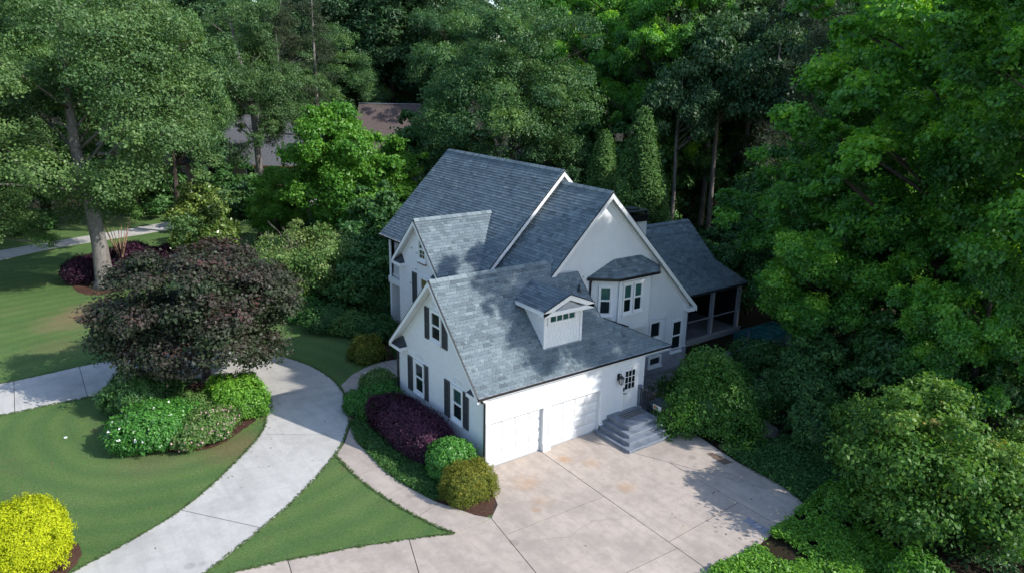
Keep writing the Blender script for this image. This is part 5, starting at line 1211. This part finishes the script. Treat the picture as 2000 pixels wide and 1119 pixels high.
shrub('holly_shrub', 'round bright green shrub in front of the garage corner', (-1.2, .55), (.92, .92, .98), 1200, .085, .055, LM['box'], seed=11, per=18, cl=.1, bump_=.04, tb=.6)
shrub('golden_shrub', 'squat olive-gold clipped shrub at the tip of the mulch bed', (-1.42, -1.05), (1.0, .8, .78), 1300, .06, .022, LM['olive'], seed=12, per=20, cl=.09, box=2.8, bump_=.05)
# purple hedge by the oak, far left
for (x, y, rx, ry, rz_, sd_, lb) in ((-9.2, 38.6, 1.7, 1.6, 1.15, 71, 'left end of the dark purple hedge behind the leaning oak'), (-6.0, 41.5, 2.3, 1.7, 1.1, 72, 'middle of the dark purple hedge behind the crape myrtle'), (-3.2, 39.6, 2.4, 1.8, 1.1, 73, 'right end of the dark purple hedge behind the maple')):
    shrub('loropetalum_hedge', lb, (x, y), (rx, ry, rz_), 1100, .14, .08, LM['loro'], seed=sd_, per=12, cl=.2, tb=.25, cat='hedge')
# big bush right of the steps
GB = shrub('leafy_bush', 'large rounded green bush beside the steps and patio', (10.9, -2.0), (1.9, 1.9, 1.65), 2600, .12, .065, LM['bush'], seed=15, per=20, cl=.22, bump_=.27, tb=.5, updown=.2)
shrub('leafy_bush', 'lower shaded part-bush right of the large rounded bush', (12.9, -2.4), (1.5, 1.4, 1.1), 1200, .13, .07, LM['cover'], seed=16, per=14, cl=.2, bump_=.16, tb=.35)
# shrubs left of the house
for i, (x, y, rx, rz_, mt, lb) in enumerate(((2.9, 15.9, 1.2, .9, 'cover', 'dark shrub at the foot of the white porch columns'), (1.5, 19.3, 1.5, .9, 'cover', 'dark low shrub on the shaded bed left of the porch'), (1.2, 13.6, .9, .7, 'olive', 'reddish olive shrub beside the upper path'), (.6, 22.2, 1.4, 1.1, 'box', 'green shrub below the bare-branched dogwood'), (3.4, 12.8, .8, .6, 'cover', 'small dark shrub by the porch wall'), (2.2, 17.6, 1.1, .8, 'azalea', 'mixed green shrub between the porch and the dogwood'), (5.3, 19.4, 1.5, 1.3, 'cover', 'dark shrub behind the far white column'))):
    shrub('foundation_shrub', lb, (x, y), (rx, rx * .9, rz_), 700, .14, .07, LM[mt], seed=30 + i, per=13, cl=.18, bump_=.15, tb=.35)
for i, (x, y, rx, rz_, mt, lb) in enumerate(((7.6, -13.2, .8, .6, 'lime', 'yellow-green low shrub in the lower right planting'), (9.3, -9.6, .7, .65, 'lime', 'yellow-green upright shrub left of the glossy shrub tree'), (13.4, -6.2, 1.5, 1.1, 'cover', 'dark green shrub beyond the ivy slope'), (15.6, -4.0, 1.6, 1.4, 'cover', 'dark shrub in the shade below the tulip tree'), (16.3, -8.6, 1.5, 1.2, 'dark', 'dark bush behind the glossy shrub trees'), (18, .5, 1.4, 1.0, 'cover', 'dark shrub between patio and pool'), (13.8, -12.2, 1.4, .9, 'cover', 'dark shrub by the brown soil at the right frame edge'))):
    shrub('wild_shrub', lb, (x, y), (rx, rx * .9, rz_), 700, .13, .07, LM[mt], seed=50 + i, per=13, cl=.18, bump_=.18, tb=.4)
# distant shrubs along the far driveway
for i, (x, y, rx, rz_) in enumerate(((-12, 60, 2.2, 1.2), (0, 64, 2.4, 1.4), (8, 66, 2.2, 1.3), (19, 58, 2.0, 1.2), (-18, 62, 2.4, 1.6), (11, 45, 1.6, 1.1))):
    shrub('roadside_shrub', 'dark shrub in the shade beyond the far driveway', (x, y), (rx, rx, rz_), 420, .26, .14, LM['cover'], seed=90 + i, per=12, cl=.3, bump_=.15, tb=.35, group='shrubs beyond the far driveway')

# ------------------------------------------------------------------ ground cover (uncountable)
def cover(name, label, poly, n, h, ll, lw, mat, seed=1, per=10, cl=.14, tb=.45, mask=None, z0=.0, up=.9):
    rng = np.random.default_rng(seed); P = np.array(poly); lo, hi = P.min(0), P.max(0); pts = []
    while len(pts) < n:
        q = rng.uniform(lo, hi, (n, 2)); x, y = q[:, 0], q[:, 1]; ins = np.zeros(len(q), bool)
        for i in range(len(P)):
            a, b = P[i], P[i - 1]
            if a[1] == b[1]: continue
            c = ((a[1] > y) != (b[1] > y)) & (x < (b[0] - a[0]) * (y - a[1]) / (b[1] - a[1]) + a[0]); ins ^= c
        q = q[ins]
        if mask is not None: q = q[mask(q[:, 0], q[:, 1])]
        pts += q.tolist()
    pts = np.array(pts[:n]); hh = h * (.5 + .5 * np.sin(pts[:, 0] * 2.3 + 1) * np.sin(pts[:, 1] * 1.9) * .8 + rng.uniform(0, .6, n))
    C_ = np.stack([pts[:, 0], pts[:, 1], z0 + np.clip(hh, .03, None)], 1)
    me = leaf_mesh(name, C_, np.full(n, cl), np.tile([0, 0, .5], (n, 1)), tb + rng.normal(size=n) * .12 + (hh - h * .5) * .5, per, ll, lw, mat, rng, .5, 1, up, .6)
    o = link(name, me); tag(o, label, 'ground cover', kind='stuff'); return o
cover('ivy', 'dark ivy slope along the right edge of the concrete court', [(9.34, -4.1), (9.06, -6.41), (9.04, -7.43), (8.65, -8.7), (9.76, -9.6), (12.6, -8.4), (14.2, -6.2), (12.2, -4.6)], 5200, .16, .10, .06, LM['cover'], seed=1)
cover('ground_cover', 'bright green leafy cover at the lower right corner of the court', [(1.9, -9.25), (4.82, -9.2), (6.35, -9.0), (8.53, -8.72), (9.59, -9.0), (8.8, -11.14), (8.2, -13.0), (5.08, -14.13), (1.8, -11.4)], 6500, .2, .10, .06, LM['bright'], seed=2, mask=lambda x, y: (np.hypot(x - 5.4, y + 9.9) > .75 + .2 * np.sin(x * 9)) & (np.hypot(x - 8.6, y + 9.4) > .45) & (np.sin(x * 3.1) * np.sin(y * 2.7 + 1) > -.72))
cover('liriope', 'dark green liriope strip between the curved path and the purple hedge', [(-2.75, 6.75), (-3.12, 5.08), (-3.16, 3.34), (-3.16, 1.77), (-2.97, .67), (-2.62, -.6), (-1.76, -.5), (-1.9, 1.09), (-2.0, 4.89), (-2.0, 7.0)], 3000, .10, .11, .035, LM['cover'], seed=3, tb=.55)
cover('undergrowth', 'low undergrowth covering the shaded ground right of the house', [(10.2, -3.0), (16, -4), (24, -2), (24, 1.0), (30, 3), (36, -6), (30, -14), (20, -18), (12, -17), (9, -13.5), (10, -10), (14.5, -6.5), (12.5, -4.6)], 5200, .3, .17, .09, LM['dark'], seed=4, per=8, cl=.3)
cover('undergrowth', 'low undergrowth on the bed left of the white house', [(.2, 20), (-.2, 25), (2, 29), (8, 31), (12, 29), (12, 20), (6, 18), (4, 15), (3.4, 13), (2.6, 15.5)], 2200, .2, .14, .07, LM['cover'], seed=5, per=8, cl=.25)
cover('undergrowth', 'low undergrowth beneath the far wood', [(24, 24), (34, 16), (60, 14), (90, 30), (90, 60), (60, 90), (20, 110), (10, 100), (24, 70)], 4200, .5, .5, .3, LM['dark'], seed=6, per=9, cl=.8)

# ------------------------------------------------------------------ boulder, iron fence, white stone
mb = MB()
bm = bmesh.new(); bmesh.ops.create_icosphere(bm, subdivisions=3, radius=1); rg = random.Random(3)
for v in bm.verts: v.co = Vector((v.co.x * .85, v.co.y * .6, max(-.1, v.co.z) * .6)) * (1 + .12 * math.sin(v.co.x * 5 + 1) + .1 * math.sin(v.co.y * 7) + rg.uniform(-.03, .03))
me = bpy.data.meshes.new('boulder'); bm.to_mesh(me); bm.free(); me.materials.append(plain('dark_rock', (.07, .065, .06), .9, .2, var=.35, vs=5))
b_ = link('boulder', me); b_.location = (12.0, -4.3, 0); tag(b_, 'large dark boulder in the shade beside the ivy slope', 'boulder')
fence = empty('iron_fence', (14.2, -2.6, 0)); tag(fence, 'dark iron picket fence in the shade right of the large bush', 'fence')
bm_ = MB(); bm_.box(-.012, .012, -.012, .012, 0.05, 1.35); bm_ = bm_.mesh('picket', M['black_metal'])
d = Vector((3.6, -2.4, 0)); 
for k in range(34):
    o = link('picket', bm_, None, fence); o.location = d * (k / 33)
mb = MB(); mb.beam((0, 0, 1.2), d + Vector((0, 0, 1.2)), .03, .03); mb.beam((0, 0, .25), d + Vector((0, 0, .25)), .03, .03); mb.build('fence_rail', M['black_metal'], fence)
bm = bmesh.new(); bmesh.ops.create_icosphere(bm, subdivisions=1, radius=.09); me = bpy.data.meshes.new('stone'); bm.to_mesh(me); bm.free(); me.materials.append(LM['white_fl'])
b_ = link('paper_scrap', me); b_.location = (-13.3, 12.2, .04); b_.scale = (.9, .6, .5); tag(b_, 'small white scrap lying on the lawn left of the island bed', 'scrap')

# ------------------------------------------------------------------ neighbour houses
def neighbour(name, label, loc, rz, Lx, Dy, eave, ridge_z, wallm, roofm, wins):
    root = empty(name, (loc[0], loc[1], 0), rz); tag(root, label, 'house')
    mb = MB(); mb.box(-Lx, Lx, -Dy, Dy, 0, eave); mb.build('wall', wallm, root)
    mb = MB()
    for sx in (-1, 1): mb.prism([(sx * Lx, -Dy, eave + .001), (sx * Lx, Dy, eave + .001), (sx * Lx, 0, ridge_z - .3)], (-sx * .2, 0, 0))
    mb.build('gable', M['foundation'], root)
    for sy in (-1, 1):
        x = Lx + .3; yo = sy * (Dy + .5); me = bpy.data.meshes.new('roof'); sl = (ridge_z - eave) / Dy; ze = eave - .5 * sl; ln = math.hypot(Dy + .5, ridge_z - ze)
        vs = [(-x, yo, ze), (x, yo, ze), (x, 0, ridge_z), (-x, 0, ridge_z)]; vs += [(a, b, c - .18) for a, b, c in vs]
        me.from_pydata(vs, [], [(0, 1, 2, 3), (7, 6, 5, 4), (0, 4, 5, 1), (1, 5, 6, 2), (3, 7, 4, 0)])
        uvl = me.uv_layers.new(name='UVMap')
        uv = {0: (0, 0), 1: (2 * x, 0), 2: (2 * x, ln), 3: (0, ln), 4: (0, 0), 5: (2 * x, 0), 6: (2 * x, ln), 7: (0, ln)}
        for lp in me.loops: uvl.data[lp.index].uv = uv[lp.vertex_index]
        link('roof', me, roofm, root)
    mb = MB(); mb.beam((-Lx - .3, 0, ridge_z + .04), (Lx + .3, 0, ridge_z + .04), .3, .1); mb.build('ridge_cap', M['foundation'], root)
    mb = MB(); mb.beam((-Lx - .3, -Dy - .55, eave - .5 * (ridge_z - eave) / Dy - .05), (Lx + .3, -Dy - .55, eave - .5 * (ridge_z - eave) / Dy - .05), .12, .15); mb.build('gutter', M['wood_red'], root)
    for (x, z0, z1, w_) in wins:
        mb = MB(); mb.box(x - w_ / 2 - .1, x + w_ / 2 + .1, -Dy - .06, -Dy - .002, z0 - .1, z1 + .1); W = mb.build('window', M['trim'], root)
        mb = MB(); mb.box(x - w_ / 2, x + w_ / 2, -Dy - .08, -Dy - .061, z0, z1); mb.build('pane', M['glass'], W)
    return root
neighbour('brown_roofed_house', 'neighbour house with a steep brown shingle roof beyond the lime tree', (41.5, 83.0), R_(-35.5), 8.2, 6.6, 3.1, 10.0, M['brick_tan'], M['brown_roof'], [(-5, .9, 2.5, 1.2), (-1.5, .9, 2.5, 1.2), (2, .9, 2.5, 1.2), (5.5, .9, 2.5, 1.2)])
neighbour('grey_roofed_house', 'neighbour house with a low grey roof half hidden behind the oaks', (17.5, 81.0), R_(-35.5), 8.5, 6.5, 3.4, 8.8, M['brick_tan'], M['grey_roof'], [(-5, .9, 2.5, 1.4), (0, .2, 2.5, 1.0), (3, .9, 2.5, 1.4), (6.3, .9, 2.5, 1.2)])

# ------------------------------------------------------------------ grass fringe over the paving edges, fallen leaves
def fringe(name, label, lines, per_m, mat, seed=5):
    rng = np.random.default_rng(seed); C_ = []
    for L_ in lines:
        for a, b in zip(L_[:-1], L_[1:]):
            a = np.array(a); b = np.array(b); ln = np.linalg.norm(b - a); n_ = int(ln * per_m)
            if n_ < 1: continue
            q = a + (b - a) * rng.random((n_, 1)); nn = np.array([-(b - a)[1], (b - a)[0]]) / max(ln, 1e-6)
            q = q + nn * rng.normal(size=(n_, 1)) * .03
            C_.append(np.column_stack([q, rng.uniform(.02, .05, n_)]))
    C_ = np.concatenate(C_); n_ = len(C_)
    me = leaf_mesh(name, C_, np.full(n_, .04), np.tile([0, 0, .9], (n_, 1)), .5 + rng.normal(size=n_) * .15, 5, .06, .02, mat, rng, .5, 1, .3, .9)
    o = link(name, me); tag(o, label, 'grass', kind='stuff')
LM['grass'] = leafmat('grass_blades', [(.1, (.09, .15, .055)), (.5, (.13, .20, .075)), (.9, (.19, .24, .11))], .8, .1, .3, gain=1.0)
do = smooth_poly(drive_outline)
fringe('grass_fringe', 'grass blades spilling over the edges of the driveway and paths', [do + do[:1], [(-4.38, 4.5), (-4.38, 3.5), (-4.36, 2.49), (-4.25, 1.5), (-4.09, .61), (-3.9, -.4), (-3.67, -1.21), (-3.4, -2.1), (-3.09, -2.81)], [(-14, -.05), (-11.74, -.36), (-10.0, -.62), (-8.33, -.99), (-6.13, -1.64), (-4.52, -2.22), (-3.09, -2.81)]], 55, LM['grass'])
rng = np.random.default_rng(9); n_ = 420
P_ = np.concatenate([rng.normal(size=(160, 2)) * [2.6, 2.2] + [-8.5, 8.5], rng.normal(size=(110, 2)) * [3, 3] + [9, -9], rng.normal(size=(150, 2)) * [4, 5] + [-9, 31]])
me = leaf_mesh('fallen_leaves', np.column_stack([P_, np.full(len(P_), .035)]), np.full(len(P_), .05), np.tile([0, 0, 3.0], (len(P_), 1)), rng.random(len(P_)), 1, .09, .05, plain('dry_leaves', (.20, .13, .07), .8, .1, var=.4, vs=20), rng, .1, 1, 1, .3)
o = link('fallen_leaves', me); tag(o, 'scattered dry leaves lying on the lawns and the court', 'leaf litter', kind='stuff')

# ------------------------------------------------------------------ hairline cracks and a garden hose by the wall
def crack(pts, w_=.007, z=.0265):
    rg_ = random.Random(len(pts) * 7); P = []
    for a, b in zip(pts[:-1], pts[1:]):
        for k in range(6):
            q = Vector(a).lerp(Vector(b), k / 6); P.append(q + Vector((rg_.uniform(-.05, .05), rg_.uniform(-.05, .05))))
    mb = MB()
    for a, b in zip(P[:-1], P[1:]):
        d = (b - a).normalized(); nn = Vector((-d.y, d.x)) * w_ * rg_.uniform(.3, .6)
        mb.add([(a.x - nn.x, a.y - nn.y, z), (a.x + nn.x, a.y + nn.y, z), (b.x + nn.x, b.y + nn.y, z), (b.x - nn.x, b.y - nn.y, z)], [(0, 3, 2, 1)])
    mb.build('crack', M['joint'], court, fix=False)
crack([(-1.2, -4.6), (.2, -5.2), (1.4, -4.9), (2.5, -5.6)]); crack([(7.9, -5.1), (8.2, -6.4), (7.6, -7.6)])
